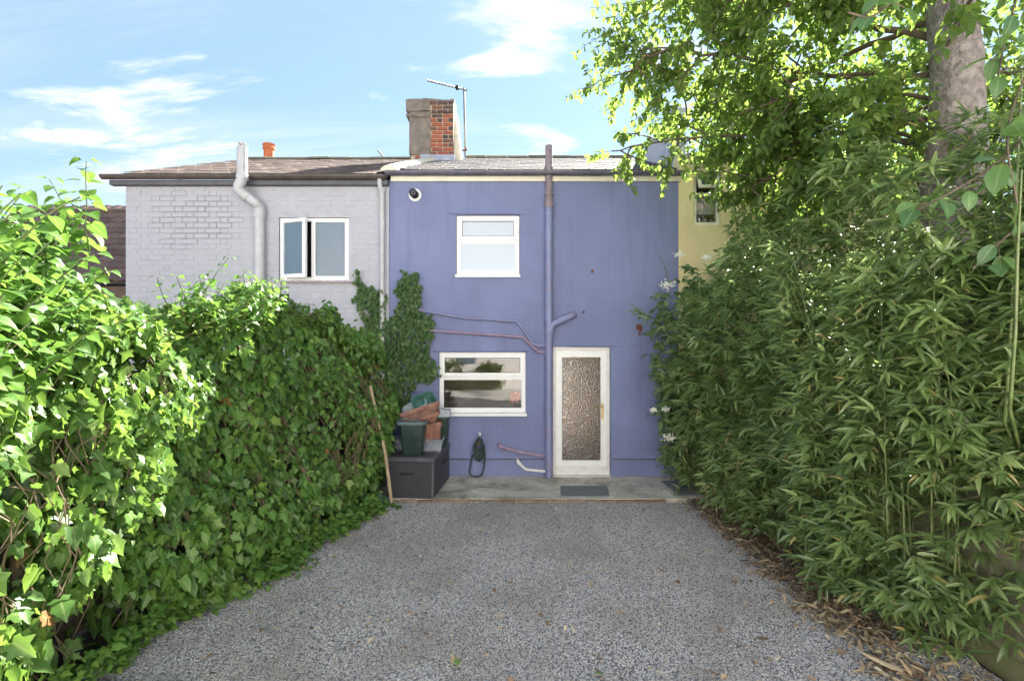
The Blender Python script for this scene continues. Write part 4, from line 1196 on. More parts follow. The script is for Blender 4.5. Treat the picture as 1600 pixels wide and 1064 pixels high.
def norm(a): return a / np.maximum(np.linalg.norm(a, axis=-1, keepdims=True), 1e-9)
class Leaves:
    """positions, tip directions, normals, lengths"""
    def __init__(s): s.p=[]; s.d=[]; s.n=[]; s.s=[]; s.r=[]
    def add(s, p, d, n, size, rnd):
        s.p.append(p); s.d.append(d); s.n.append(n); s.s.append(size); s.r.append(rnd)
    def arrays(s):
        p = np.array(s.p, float); d = norm(np.array(s.d, float)); n = np.array(s.n, float)
        x = norm(np.cross(d, n)); z = np.cross(x, d)
        return p, x, d, z, np.array(s.s, float), np.array(s.r, float)
def mesh_np(name, V, F, rnd, ux, mat):
    me = bpy.data.meshes.new(name)
    sizes = np.array([len(q) for q in F], dtype=np.int32) if not isinstance(F, tuple) else F[1]
    flat = np.concatenate([np.array(q) for q in F]).astype(np.int32) if not isinstance(F, tuple) else F[0]
    me.vertices.add(len(V)); me.vertices.foreach_set('co', V.astype(np.float32).ravel())
    me.loops.add(len(flat)); me.loops.foreach_set('vertex_index', flat)
    me.polygons.add(len(sizes))
    starts = np.concatenate([[0], np.cumsum(sizes)[:-1]]).astype(np.int32)
    me.polygons.foreach_set('loop_start', starts); me.polygons.foreach_set('loop_total', sizes)
    me.update(calc_edges=True)
    for nm, arr in (('rnd', rnd), ('ux', ux)):
        at = me.attributes.new(nm, 'FLOAT', 'POINT'); at.data.foreach_set('value', arr.astype(np.float32))
    me.shade_smooth()
    me.materials.append(mat)
    return me
CAMP = np.array((0, 0, EYE))
def in_frame(p):
    d = p[:,1]; u = p[:,0]/np.maximum(d,.1)*800; w = (p[:,2]-EYE)/np.maximum(d,.1)*800
    return (d > .5) & (abs(u) < 810) & (abs(w) < 540)
def build_leaves(parent, lv, templates, mat, rng, singles=300, part='leaf', mass='foliage'):
    p, x, y, z, s, r = lv.arrays()
    N = len(p); tix = rng.integers(0, len(templates), N)
    # the largest leaves nearest the eye become parts of their own
    single = np.zeros(N, bool)
    if singles:
        dist = np.linalg.norm(p - CAMP, axis=1)
        vis = s/dist
        facing = abs((z * norm(CAMP - p)).sum(1))
        # in front of its neighbours: nothing of the plant closer on (almost) the same line of sight
        u = np.round(p[:,0]/np.maximum(p[:,1],.1)*28); w = np.round((p[:,2]-EYE)/np.maximum(p[:,1],.1)*28)
        key = u*1000 + w
        order = np.lexsort((dist, key)); firsts = np.zeros(N, bool)
        k_sorted = key[order]; new = np.concatenate([[True], k_sorted[1:] != k_sorted[:-1]])
        firsts[order[new]] = True; second = np.roll(new, 1); second[0] = False
        firsts[order[second]] = True
        score = vis*facing*in_frame(p)*np.where(firsts, 1.0, .25)
        single[np.argsort(-score)[:singles]] = True
    V = []; FL = []; FS = []; A = []; U = []; off = 0
    for ti, (tv, tf, tu) in enumerate(templates):
        ix = np.where((tix == ti) & ~single)[0]
        if not len(ix): continue
        loc = tv[None,:,:]*s[ix][:,None,None]
        vw = p[ix][:,None,:] + loc[:,:,0:1]*x[ix][:,None,:] + loc[:,:,1:2]*y[ix][:,None,:] + loc[:,:,2:3]*z[ix][:,None,:]
        n = len(tv); V.append(vw.reshape(-1,3))
        flat = np.concatenate([np.array(q) for q in tf]); sz = np.array([len(q) for q in tf])
        FL.append((flat[None,:] + (off + np.arange(len(ix))*n)[:,None]).ravel()); FS.append(np.tile(sz, len(ix)))
        A.append(np.repeat(r[ix], n)); U.append(np.tile(tu, len(ix))); off += n*len(ix)
    me = mesh_np(mass, np.concatenate(V), (np.concatenate(FL).astype(np.int32), np.concatenate(FS).astype(np.int32)), np.concatenate(A), np.concatenate(U), mat)
    o = obj(mass, me, None, parent, kind='stuff')
    # shared meshes for the single leaves: every template in five shades
    if singles:
        shades = np.linspace(.06, .94, 5); cache = {}
        for i in np.where(single)[0]:
            k = int(np.argmin(abs(shades - r[i]))); kk = (tix[i], k)
            if kk not in cache:
                tv, tf, tu = templates[tix[i]]
                cache[kk] = mesh_np(part, tv, tf, np.full(len(tv), shades[k]), tu, mat)
            M = Matrix(((x[i][0]*s[i], y[i][0]*s[i], z[i][0]*s[i], p[i][0]), (x[i][1]*s[i], y[i][1]*s[i], z[i][1]*s[i], p[i][1]), (x[i][2]*s[i], y[i][2]*s[i], z[i][2]*s[i], p[i][2]), (0,0,0,1)))
            inst(part, cache[kk], M, parent)
    return o
def nz(x, y, z=0., s=1.): return mnoise.noise(Vector((x*s, y*s, z*s)))

# ---- ivy hedge along the left
rng = np.random.default_rng(5)
HD  = [1.0, 2.0, 3.2, 4.1, 5.4, 6.3, 6.8, 7.4, 7.95]
HB  = [-2.80,-2.80,-2.72,-2.55,-2.22,-1.84,-1.80,-1.88,-1.92]      # foot of the face
HT  = [-3.05,-3.0,-2.90,-2.82,-2.62,-2.15,-1.98,-1.92,-1.92]       # top of the face
HH  = [2.70,2.66,2.46,2.16,2.58,2.30,2.18,2.05,1.75]               # height
def hedge(d, t):
    """point on the hedge face at depth d and height fraction t, with outward normal"""
    def at(d, t):
        xb, xt, h = np.interp(d, HD, HB), np.interp(d, HD, HT), np.interp(d, HD, HH)
        h += .17*nz(d, 3.3, 0, 1.5)
        xx = xb + (xt-xb)*t**1.3 + .16*math.sin(math.pi*min(t,1))**1.0
        if t < .25: xx -= .05*(1-t/.25)
        bul = .33*nz(d, t*h, 0, 1.25) + .14*nz(d, t*h, 4, 3.1) + .08*nz(d, t*h, 8, 6.5)
        return Vector((xx + bul, d + .05*nz(d, t*h, 9, 2), t*h))
    p = at(d, t); e = .04
    n = (at(d+e, t)-at(d-e, t)).cross(at(d, min(t+e,1.2))-at(d, t-e))
    n.normalize()
    if n.x < 0: n = -n
    return p, n
ivy = thing('ivy_hedge', 'tall ivy hedge smothering the fence along the left of the yard', 'ivy', (-2.6, 4.5, 0))
lv = Leaves()
def ivy_leaf(p, n, size, spread=.85):
    g = rng.normal(0, spread, 3)
    nn = Vector((n.x*.8 + g[0], n.y + g[1] - .45, n.z + g[2] + .45)).normalized()
    dn = Vector((rng.normal(0,.55), rng.normal(0,.55), -1.0)) + n*.45
    r_ = min(max(rng.normal(.42 + .25*nz(p.y, p.z, 31, 1.8), .24), 0), .955)
    if rng.random() < .004: r_ = 1.0
    lv.add(p, dn, nn, size, r_)
for k in range(19500):
    d = 1.3 + (7.9-1.3)*rng.random()**1.15
    t = rng.random()**.9*1.0
    p, n = hedge(d, t)
    dep = abs(rng.normal(0, .13)) - .03
    hole = nz(d, t*2.4, 21, 1.5)
    if hole > .20 and rng.random() < .85: dep += .16 + .22*min((hole-.2)*4, 1)
    p = p - n*dep
    size = (.042 + .085*rng.random()**1.4)*(1 + .16*nz(d, t*2, 7, 1.2)) * (1.12 if d < 3.4 else 1.0) * (.85 if d > 5.8 else 1)
    ivy_leaf(p, n, size)
# crown of the hedge, thick and sunlit
for k in range(9500):
    d = 1.3 + 6.5*rng.random()**1.1
    p, n = hedge(d, .97)
    w_ = rng.random()
    q = p + Vector((-.75*w_*(1 if d < 6 else .45), 0, .16*math.sin(math.pi*min(w_*1.3,1)) - .25*w_*w_ + rng.normal(0,.07) + .12*nz(d*2, w_*2, 3)))
    ivy_leaf(q, Vector((.35,-.1,1)), .06 + .045*rng.random(), .6)
# shoots waving above the top
stems = MB()
for k in range(120):
    d = 1.8 + 5.2*rng.random()**1.2
    p, n = hedge(d, .95); p = p - Vector((.35*rng.random(),0,.05))
    dirv = Vector((rng.normal(.25,.35), rng.normal(-.1,.35), 1)).normalized()
    ln = .18 + .28*rng.random(); pts = [p]
    for s_ in range(6):
        dirv = (dirv + Vector((rng.normal(.06,.12), rng.normal(0,.12), -.07))).normalized()
        pts.append(pts[-1] + dirv*ln/6)
        side = Vector((rng.normal(), rng.normal(), .3))
        lv.add(pts[-1], side + Vector((0,0,-.4)), Vector((rng.normal(0,.4)+.3, rng.normal(0,.4), 1)), .05+.035*rng.random(), min(max(rng.normal(.62,.18),0),.95))
    stems.tube(pts, [.004]*6 + [.002], 4)
# apron of ivy creeping over the ground
for k in range(1700):
    d = 2.2 + 4.4*rng.random()**.6
    out = abs(rng.normal(0,.04 + .13*max(0, nz(d, 2, 17, 1.9)+.25))) + .0
    x = np.interp(d, HD, HB) + .05 + out + .08*nz(d, 0, 13, 2)
    if 4.4 < d < 6.3: x += .10
    h = .03 + .22*max(0, 1-out*3.6)*rng.random()
    lv.add(Vector((x, d, h)), Vector((rng.normal(.5,.6), rng.normal(-.2,.6), rng.normal(-.1,.15))), Vector((rng.normal(0,.3)+.1, rng.normal(0,.3)-.2, 1)), .045+.035*rng.random(), min(max(rng.normal(.5,.2),0),.95))
build_leaves(ivy, lv, IVY, M_IVY, rng, 300)
for k in range(170):
    d = 1.8 + 5.8*rng.random(); t = .02 + .25*rng.random(); pts = []
    for s_ in range(12):
        p, n = hedge(d, min(t, 1.0)); pts.append(p - n*(.05 + .05*rng.random()))
        d = min(max(d + rng.normal(0,.05), 1.2), 7.9); t += .045 + .03*rng.random()
    stems.tube(pts, .0045, 4)
obj('stems', stems, M_VINE, ivy, kind='stuff')

# ---- broad-leaved shrub rising through the ivy in the near left corner
shr = thing('broadleaf_shrub', 'tall sunlit shrub with heart shaped leaves rising above the near left ivy', 'shrub', (-2.95, 3.0, 0))
lv = Leaves(); shs = MB()
rng = np.random.default_rng(8)
def shoot(p, dirv, ln, nleaf, size, mb, r=.006, sag=.05, lean=(.04,0), rm=.5):
    p = Vector(p); pts = [p]; seg = max(nleaf, 4)
    az = rng.random()*6.28
    for s_ in range(seg):
        dirv = (dirv + Vector((rng.normal(lean[0],.07), rng.normal(lean[1],.07), -sag))).normalized()
        pts.append(pts[-1] + dirv*ln/seg)
        for q in (0, math.pi):
            a = az + q
            side = Vector((math.cos(a), math.sin(a), .25))
            f_ = 1 - .45*s_/seg
            pet = pts[-1] + side*.03
            lv.add(pet, side + Vector((0,0,-.55+rng.normal(0,.25))), Vector((rng.normal(0,.3), rng.normal(0,.3)-.15, 1)), size*f_*(.8+.4*rng.random()), min(max(rng.normal(rm,.2),0),1))
        az += 1.4
    mb.tube(pts, [r*(1-.6*i/len(pts)) for i in range(len(pts))], 5)
for k in range(190):
    yb_ = rng.uniform(2.1,3.5); base = Vector((-rng.uniform(.90,1.12)*yb_ - .28*(yb_ < 2.6), yb_, rng.uniform(1.8,2.4)))
    if base.x < -3.6: continue
    dirv = Vector((rng.normal(.22,.3), rng.normal(-.05,.3), 1)).normalized()
    shoot(base, dirv, .32+.35*rng.random(), 7, .095, shs)
for (px, py, d, ln) in ((140,300,2.9,.42),(122,320,2.95,.4),(70,340,2.8,.36),(30,340,2.75,.36)):
    p = P(px, py+100, d); shoot(p, Vector((rng.normal(0,.08), rng.normal(0,.1), 1)).normalized(), ln+.1, 9, .10, shs, .005, .02, (0,0), .7)
for k in range(60):
    base = Vector((rng.uniform(-3.1,-2.45), rng.uniform(4.5,5.9), rng.uniform(2.15,2.55)))
    shoot(base, Vector((rng.normal(.1,.3), rng.normal(0,.3), 1)).normalized(), .2+.25*rng.random(), 5, .075, shs)
build_leaves(shr, lv, HEART, M_SHRUB, rng, 300)
obj('stems', shs, M_CULM, shr, kind='stuff')
obj('trunk', MB().tube([(-2.98,3.1,-.05),(-2.95,3.05,1.0),(-2.9,3.0,2.0)], [.04,.03,.02], 8), M_TWIG, shr, smooth=40)

# ---- ivy climbing the house walls
def inside(poly, x, y):
    c = False; n = len(poly)
    for i in range(n):
        (x1,y1),(x2,y2) = poly[i], poly[(i+1)%n]
        if (y1 > y) != (y2 > y) and x < (x2-x1)*(y-y1)/(y2-y1)+x1: c = not c
    return c
def wall_ivy(label, poly, count, size, y, seed):
    global lv, rng
    rng = np.random.default_rng(seed)
    xs = [a for a, _ in poly]; ys = [b_ for _, b_ in poly]
    root = thing('climbing_ivy', label, 'ivy', (WX((min(xs)+max(xs))/2), y, WZ(max(ys))))
    lv = Leaves(); st_ = MB(); got = 0
    while got < count:
        px, py = rng.uniform(min(xs)-4, max(xs)+4), rng.uniform(min(ys)-4, max(ys)+4)
        jx, jy = px + 7*nz(px, py, 1, .11), py + 6*nz(px, py, 5, .11)
        if not inside(poly, jx, jy): continue
        dep = .03 + .10*rng.random()*(.6+.6*nz(px, py, 2, .04)+.4)
        p = Vector((WX(px), y - dep, WZ(py)))
        lv.add(p, Vector((rng.normal(0,.5), rng.normal(-.35,.25), -1)), Vector((rng.normal(0,.4), -1+rng.normal(0,.3), .55+rng.normal(0,.35))), size*(.7+.6*rng.random()), min(max(rng.normal(.45,.22),0),1)); got += 1
    for k in range(14):
        px, py = rng.uniform(min(xs), max(xs)), max(ys); pts = []
        for s_ in range(30):
            if inside(poly, px, py): pts.append((WX(px), y-.015, WZ(py)))
            py -= 6; px += rng.normal(0, 4)
        if len(pts) > 3: st_.tube(pts, .005, 4)
    build_leaves(root, lv, IVY, M_IVY_W, rng, 300)
    obj('stems', st_, M_VINE, root, kind='stuff')
wall_ivy('dark ivy patch climbing the grey brick wall left of the downpipe', [(556,420),(562,422),(566,440),(574,446),(583,446),(592,456),(600,456),(607,462),(606,530),(575,530),(570,498),(560,478),(553,466),(558,456)], 620, .055, WY, 31)
wall_ivy('dark ivy column climbing the purple wall beside the kitchen window', [(632,422),(640,428),(652,422),(656,440),(661,452),(657,476),(655,492),(668,492),(676,490),(678,512),(676,530),(668,548),(682,566),(686,584),(676,596),(660,592),(646,612),(636,640),(622,650),(604,650),(600,560),(604,498),(618,492),(622,470),(618,456),(624,444)], 2300, .057, WY, 32)

# ---- bamboo along the right
rng = np.random.default_rng(14)
bam = thing('bamboo_clump', 'dense leaning bamboo screen along the right side of the yard', 'bamboo', (2.8, 5.0, 0))
lv = Leaves(); twigs = MB(); ncul = 0
def fan(p, dirv, size, n):
    """spray of leaves at the end of a twig"""
    dirv = dirv.normalized()
    up = Vector((0,0,1)); side = dirv.cross(up)
    if side.length < .1: side = Vector((1,0,0))
    side.normalize()
    up2 = side.cross(dirv)
    rb_ = rng.normal(.47,.26)
    hol = nz(p.y, p.z, p.x*.5, 1.5) + .6*nz(p.y, p.z, p.x+7, 3.4)
    if hol < -.16 and rng.random() < .85: return
    for i in range(n):
        a = (i - (n-1)/2)/max(n-1,1)*R(rng.uniform(80,160)) + rng.normal(0,.25)
        q = p - dirv*abs(a)*.03
        dd = dirv*math.cos(a) + side*math.sin(a) + up2*rng.normal(.05,.38) + Vector((rng.normal(0,.15),rng.normal(0,.15),.12-.55*rng.random()))
        nn = up2*.8 + Vector((rng.normal(-.35,.4), rng.normal(-.6,.4), rng.normal(0,.2)+.25))
        r_ = min(max(rb_+rng.normal(0,.13),0),.95)
        if rng.random() < .022: r_ = .98
        lv.add(q, dd, nn, size*(.65+.6*rng.random()), r_)
def culm(bx, by, h, leanx, leany, r0, leaves_from=.18):
    pts = []; n = 12
    for i in range(n+1):
        t = i/n
        pts.append(Vector((bx + leanx*t**1.9 + rng.normal(0,.008), by + leany*t**1.7 + rng.normal(0,.008), h*t - .02 - .12*h*t**5*abs(leanx))))
    c_ = MB().tube(pts, [r0*(1-.78*i/n) for i in range(n+1)], 7)
    for i in range(1, n): c_.tube([pts[i]-Vector((0,0,.006)), pts[i]+Vector((0,0,.006))], r0*(1-.78*i/n)*1.28, 7)
    obj('culm', c_, M_CULM, bam, smooth=50)
    nodes = int(h/.125)
    for k in range(nodes):
        t = leaves_from + (1-leaves_from)*(k+rng.random())/nodes
        f_ = t*n; i = min(int(f_), n-1); p = pts[i].lerp(pts[i+1], f_-i)
        for b_ in range(2 if t < .9 else 3):
            az = rng.normal(math.pi + .35, .95)          # mostly towards the yard and the eye
            dirv = Vector((math.cos(az), math.sin(az), .45+.4*rng.random())).normalized()
            ln = (.16+.26*rng.random())*(1.05-.45*t)
            q = p + dirv*ln*.55; dir2 = (dirv + Vector((rng.normal(0,.2), rng.normal(0,.2), -.35))).normalized(); e = q + dir2*ln*.45
            twigs.tube([p, q, e], [.0028,.002,.0014], 3, False)
            fan(e, dir2, .135, int(rng.integers(5,8)))
            if rng.random() < .5:
                dir3 = (dirv + Vector((rng.normal(0,.6), rng.normal(0,.6), rng.normal(0,.3)))).normalized()
                fan(q + dir3*.07, dir3, .115, int(rng.integers(4,7)))
for k in range(112):
    by = 3.4 + 4.25*(k+rng.random())/112
    front = rng.random() < .62
    xb = np.interp(by, [3.0,3.6,4.2,5.2,6.4,7.6], [3.0,2.9,2.78,2.80,2.72,2.62])
    bx = xb + (rng.uniform(-.08,.12) if front else rng.uniform(.12,.42))
    hmax = np.interp(by, [3.0,4.0,5.0,6.0,7.0,7.7], [3.55,3.95,3.6,3.2,2.8,2.5])
    h = hmax*rng.uniform(.55,1.02)
    lean = -np.interp(by, [3.0,4.0,5.0,6.0,7.6], [.28,.35,.42,.5,.55])*rng.uniform(.3,1.25)
    culm(bx, by, h, lean, rng.normal(-.15,.22), rng.uniform(.006,.012), .02 if front else .25)
for k in range(26):                       # behind the fence, arching over it in the near corner
    culm(rng.uniform(3.32,3.7), rng.uniform(2.95,4.1), rng.uniform(2.6,3.9), -rng.uniform(.05,.45), rng.normal(-.12,.2), rng.uniform(.007,.012), .30)
for k in range(110):                      # low sprays hanging before the fence
    q = Vector((rng.uniform(2.7,3.12), rng.uniform(3.45,4.5), rng.uniform(.12,1.0)))
    fan(q, Vector((rng.normal(-.6,.4), rng.normal(-.7,.4), rng.normal(.1,.3))), .13, int(rng.integers(5,8)))
for k in range(120):
    q = Vector((rng.uniform(2.92,3.2), rng.uniform(3.05,3.75), rng.uniform(.3,1.5)))
    fan(q, Vector((rng.normal(-.5,.4), rng.normal(-.7,.4), rng.normal(0,.3))), .13, int(rng.integers(5,8)))
    twigs.tube([q, q + Vector((rng.uniform(.05,.15), .12, .1)), q + Vector((.25, .3, .12))], [.0015,.002,.003], 3, False)
# two bare old culms leaning in the near corner
for px, py, px2, py2, d in ((1590,395,1578,640,2.9),(1588,300,1570,660,3.05)):
    a, c_ = P(px, py, d), P(px2, py2, d+.1)
    obj('culm', MB().tube([Vector((3.36, 3.3, 0)), Vector((3.36, 3.3, 1.25)).lerp(c_,.5)+Vector((.03,.05,.0)), c_, c_.lerp(a,.5)+Vector((.01,0,0)), a, a+(a-c_)*.5], [.010,.010,.0095,.009,.008,.005], 8), M_CULM, bam, smooth=50)
for px, py in ((1322,950),(1340,952),(1290,905),(1275,880),(1262,925),(1310,935)):
    d = EYE*800/(py-532); p = P(px, py, d); tp_ = p + Vector((rng.normal(-.05,.05), rng.normal(0,.05), rng.uniform(.35,.8)))
    obj('culm', MB().tube([p-Vector((0,0,.03)), p.lerp(tp_,.5)+Vector((.01,0,0)), tp_], [.010,.009,.007], 7), M_CULM, bam, smooth=50)
    fan(tp_, Vector((-.5,-.4,.3)), .12, 6); fan(tp_-Vector((0,0,.06)), Vector((.4,-.5,.2)), .12, 5)
print('bamboo leaves', len(lv.p))
build_leaves(bam, lv, BAM, M_BAMBOO, rng, 300)
obj('twigs', twigs, M_CULM, bam, kind='stuff')

# ---- pale flowering shrub where the bamboo meets the house
rng = np.random.default_rng(23)
eld = thing('flowering_shrub', 'pale green shrub with white flower heads between bamboo and purple wall', 'shrub', (2.5, 7.4, 0))
lv = Leaves(); es = MB()
def leafy_branch(a, c_, nside, size, mb, r=.012, tmpl_r=.5, spread=.28):
    a, c_ = Vector(a), Vector(c_)
    mid = a.lerp(c_, .5) + Vector((rng.normal(0,.06), rng.normal(0,.06), .05))
    pts = [a.lerp(mid, t*2) if t < .5 else mid.lerp(c_, t*2-1) for t in [i/8 for i in range(9)]]
    mb.tube(pts, [r*(1-.8*i/9) for i in range(9)], 5)
    for k in range(nside):
        t = .3 + .7*rng.random()**.5; f_ = t*8; i = min(int(f_), 7); p = pts[i].lerp(pts[i+1], f_-i)
        d = Vector((rng.normal(0,1), rng.normal(-.25,1), rng.normal(.2,.7))).normalized(); ln = spread*(.4+.8*rng.random())
        e = p + d*ln + Vector((0,0,-.05)); mb.tube([p, p.lerp(e,.5)+Vector((0,0,.02)), e], [.003,.0025,.0015], 3, False)
        for q in range(6):
            u = p.lerp(e, .3+.7*q/5); sd = Vector((rng.normal(), rng.normal(), rng.normal(0,.5)))
            lv.add(u, sd.normalized() + d*.6 + Vector((0,0,-.3)), Vector((rng.normal(0,.4), rng.normal(0,.4)-.2, 1)), size*(.7+.6*rng.random()), min(max(rng.normal(tmpl_r,.22),0),1))
heads = []
for px, py, d in ((1040,610,7.35),(1055,640,7.3),(1050,700,7.25),(1035,470,7.4),(1075,455,7.2),(1090,420,7.1),(1130,400,6.9),(1160,385,6.7),(1110,440,6.9),(1085,480,7.1),(1150,420,6.5),(1195,400,6.4),(1230,420,6.1),(1060,560,7.4),(1080,520,7.3)):
    t = P(px, py, d); leafy_branch((2.55 + max(0,(px-1100)*.004), d+.15, max(t.z-1.3,.1)), t, 20 if px > 1060 else 32, .10, es)
build_leaves(eld, lv, OVAL, M_ELDER, rng, 150)
obj('stems', es, M_CULM, eld, kind='stuff')
for px, py, d, s_ in ((1040,581+58,7.2,.05),(1046,683,7.2,.09),(1043,446,7.25,.11),(1105,372+30,6.85,.06),(1022,640,7.3,.05),(1062,398,7.0,.06)):
    c_ = P(px, py, d); fm = MB()
    for k in range(70):
        o_ = Vector((rng.normal(0,.5), rng.normal(0,.5), rng.normal(0,.3)))*s_ + c_
        n_ = Vector((rng.normal(0,.5), -1, .8+rng.normal(0,.4))).normalized(); u = n_.orthogonal().normalized()*.009; w_ = n_.cross(u)
        fm.add([o_-u-w_, o_+u-w_, o_+u+w_, o_-u+w_], [(0,1,2,3)])
    obj('flower_head', fm, M_FLOWER, eld)
# lone dry grass stalks in front of the wall
gs = MB()
for a, c_ in (((1040,720),(1022,560)), ((1046,690),(1030,590)), ((1048,460),(1022,378)), ((1045,440),(1028,400))):
    gs.tube([P(*a, 7.35), P((a[0]+c_[0])/2+4, (a[1]+c_[1])/2, 7.3), P(*c_, 7.25)], [.004,.003,.0015], 4)
obj('stalks', gs, M_CULM, eld, kind='stuff')

# ---- orchard tree with its crown over the right of the yard
rng = np.random.default_rng(42)
tree = thing('orchard_tree', 'grey trunked tree spreading small leaves over the right side', 'tree', (3.42, 4.1, 0))
tk = [(3.50,4.2,-.1),(3.48,4.18,1.2),(3.50,4.15,2.6),(3.52,4.12,3.25),(3.54,4.1,3.45),(3.55,4.1,3.62),(3.56,4.1,3.85),(3.57,4.12,4.4),(3.55,4.2,5.2),(3.45,4.4,6.2),(3.3,4.6,7.2)]
rk = [.24,.20,.185,.195,.215,.205,.175,.165,.15,.12,.06]
tmb = MB().tube(tk, rk, 22)
tv_ = []
for q in tmb.v:
    q = Vector(q); ax = Vector((3.54, 4.12, q.z)); o_ = q-ax
    tv_.append(tuple(ax + o_*(1 + .10*mnoise.noise(Vector((o_.x*6, o_.y*6, q.z*2.2))) + .05*mnoise.noise(q*9))))
tmb.v = tv_
trunk = obj('trunk', tmb, M_BARK, tree, smooth=70)
# torn collar with a hollow where a limb came away
ck = MB(); cc = Vector((3.36, 3.92, 3.62)); nrm = Vector((-.55,-.8,.25)).normalized(); u0 = nrm.orthogonal().normalized(); v0 = nrm.cross(u0)
ck.loft([[cc + nrm*o_ + (u0*math.cos(a)+v0*math.sin(a))*r_*(1+.15*math.sin(3*a)) for a in [2*math.pi*i/16 for i in range(16)]] for o_, r_ in ((-.08,.17),(.03,.15),(.06,.115),(.04,.085),(-.05,.06))])
obj('branch_collar', ck, M_BARK, trunk, smooth=60)
lv = Leaves(); tw = MB()
def twig(p, d, ln, size, rm=.5):
    pts = [p]; n = 6; d = d.normalized()
    az = rng.random()*6.28
    for s_ in range(n):
        d = (d + Vector((rng.normal(0,.14), rng.normal(0,.14), -.07+rng.normal(0,.08)))).normalized()
        pts.append(pts[-1] + d*ln/n)
        for q in range(2):
            az += 2.4
            u = d.orthogonal().normalized(); w_ = d.cross(u)
            sd = u*math.cos(az) + w_*math.sin(az) + d*.5
            lv.add(pts[-1], sd + Vector((0,0,-.45+rng.normal(0,.25))), Vector((rng.normal(0,.5), rng.normal(0,.5)-.1, 1)), size*(.7+.75*rng.random()), min(max(rng.normal(rm,.2),0),1))
    tw.tube(pts, [.0035]*3 + [.002]*4, 3, False)
def limb(pts, r0, r1, sub=14, twl=.34, size=.075, tstart=.3, sublen=.75, ntw=6):
    sm = []
    pts = [Vector(p) for p in pts]
    for i in range(len(pts)-1):
        p0, p1, p2, p3 = pts[max(i-1,0)], pts[i], pts[i+1], pts[min(i+2,len(pts)-1)]
        for k in range(6):
            t = k/6
            sm.append(.5*((2*p1)+(p2-p0)*t+(2*p0-5*p1+4*p2-p3)*t*t+(3*p1-p0-3*p2+p3)*t**3) + Vector((rng.normal(0,.015), rng.normal(0,.015), rng.normal(0,.015))))
    sm.append(pts[-1]); n = len(sm)
    r0 *= .42
    obj('branch', MB().tube(sm, [r0+(r1-r0)*(i/(n-1))**.7 for i in range(n)], 9), M_TWIG, tree, smooth=60)
    sub = int(sub*1.45)
    for k in range(sub):
        t = tstart + (1-tstart)*(k+rng.random())/sub
        i = min(int(t*(n-1)), n-2); p = sm[i]; ax = (sm[i+1]-sm[i]).normalized()
        d = (ax*.7 + Vector((rng.normal(0,.8), rng.normal(0,.8), rng.normal(.1,.65)))).normalized()
        ln = sublen*(.5+.7*rng.random()); q = [p]; dd = d.copy()
        for s_ in range(6):
            dd = (dd + Vector((rng.normal(0,.14), rng.normal(0,.14), rng.normal(-.03,.1)))).normalized(); q.append(q[-1]+dd*ln/6)
        tw.tube(q, [.011,.010,.009,.008,.006,.005,.003], 4, False)
        for j in range(ntw):
            s_ = int(rng.integers(2,7)); twig(q[s_], dd + Vector((rng.normal(0,.7), rng.normal(0,.7), rng.normal(0,.5))), twl*(.6+.7*rng.random()), size)
    twig(sm[-1], sm[-1]-sm[-2], twl, size)
limb([(3.52,4.15,3.7),(3.05,5.1,4.25),(2.75,5.4,4.32),(2.0,5.7,4.40),(1.15,5.9,4.33)], .07, .008, 12, .26, .07, .35, .5, 4)
limb([(3.5,4.2,4.6),(2.9,4.9,5.3),(2.2,5.4,5.8),(1.65,5.7,6.0)], .08, .01, 18)
limb([(3.4,4.4,5.6),(2.8,4.8,6.5),(2.2,5.1,6.9),(1.9,5.3,6.7)], .07, .01, 16)
limb([(3.5,4.2,4.3),(2.9,4.9,4.7),(2.2,5.2,5.05),(1.6,5.5,5.25),(1.3,5.6,5.1)], .06, .008, 17, .3, .072, .3, .6)
limb([(3.5,4.25,4.8),(3.1,5.4,5.0),(2.8,6.3,5.2),(2.6,7.1,5.1)], .07, .01, 15)
limb([(3.5,4.2,4.0),(3.0,5.3,4.1),(3.0,6.0,4.15),(3.05,6.6,4.05)], .055, .008, 13, .28, .07, .3, .55)
limb([(3.4,4.4,5.4),(3.1,5.2,6.2),(2.7,6.0,6.6),(2.3,6.6,6.6)], .06, .01, 15)
limb([(3.5,4.3,5.2),(4.2,4.9,5.8),(4.8,5.2,6.2)], .07, .01, 13)
limb([(3.5,4.2,4.2),(4.2,4.7,4.6),(5.0,5.2,4.9)], .06, .01, 13)
limb([(3.5,4.2,4.4),(3.3,3.6,4.7),(2.9,3.2,4.75),(2.3,3.0,4.55)], .05, .006, 13, .3, .078, .3, .5)
limb([(3.35,4.5,6.6),(2.8,4.6,7.5),(2.0,5.0,8.0)], .06, .01, 13)
limb([(3.35,4.5,6.4),(3.6,5.3,7.3),(3.6,6.2,7.8)], .06, .01, 12)
limb([(3.3,4.6,6.9),(3.9,4.2,7.9),(4.2,4.0,8.4)], .06, .01, 10)
limb([(3.5,4.2,4.1),(3.3,4.9,4.1),(2.9,5.2,3.95),(2.5,5.5,3.75)], .045, .006, 13, .28, .07, .3, .5)
for e in ((2.65,5.2,4.05),(1.9,5.9,4.7),(2.4,4.9,4.4),(2.1,5.2,5.6),(2.7,4.4,5.2),(2.9,4.0,3.95),(2.6,3.9,5.6),(2.75,6.0,4.25)):
    b_ = Vector((3.5, 4.2, min(max(e[2]-.3, 3.8), 5.2)))
    limb([b_, b_.lerp(Vector(e), .5) + Vector((0, .1, .18)), e], .05, .006, 11, .28, .072, .35, .5)
print('tree leaves', len(lv.p))
build_leaves(tree, lv, OVAL, M_TREE, rng, 300)
obj('twigs', tw, M_TWIG, tree, kind='stuff')

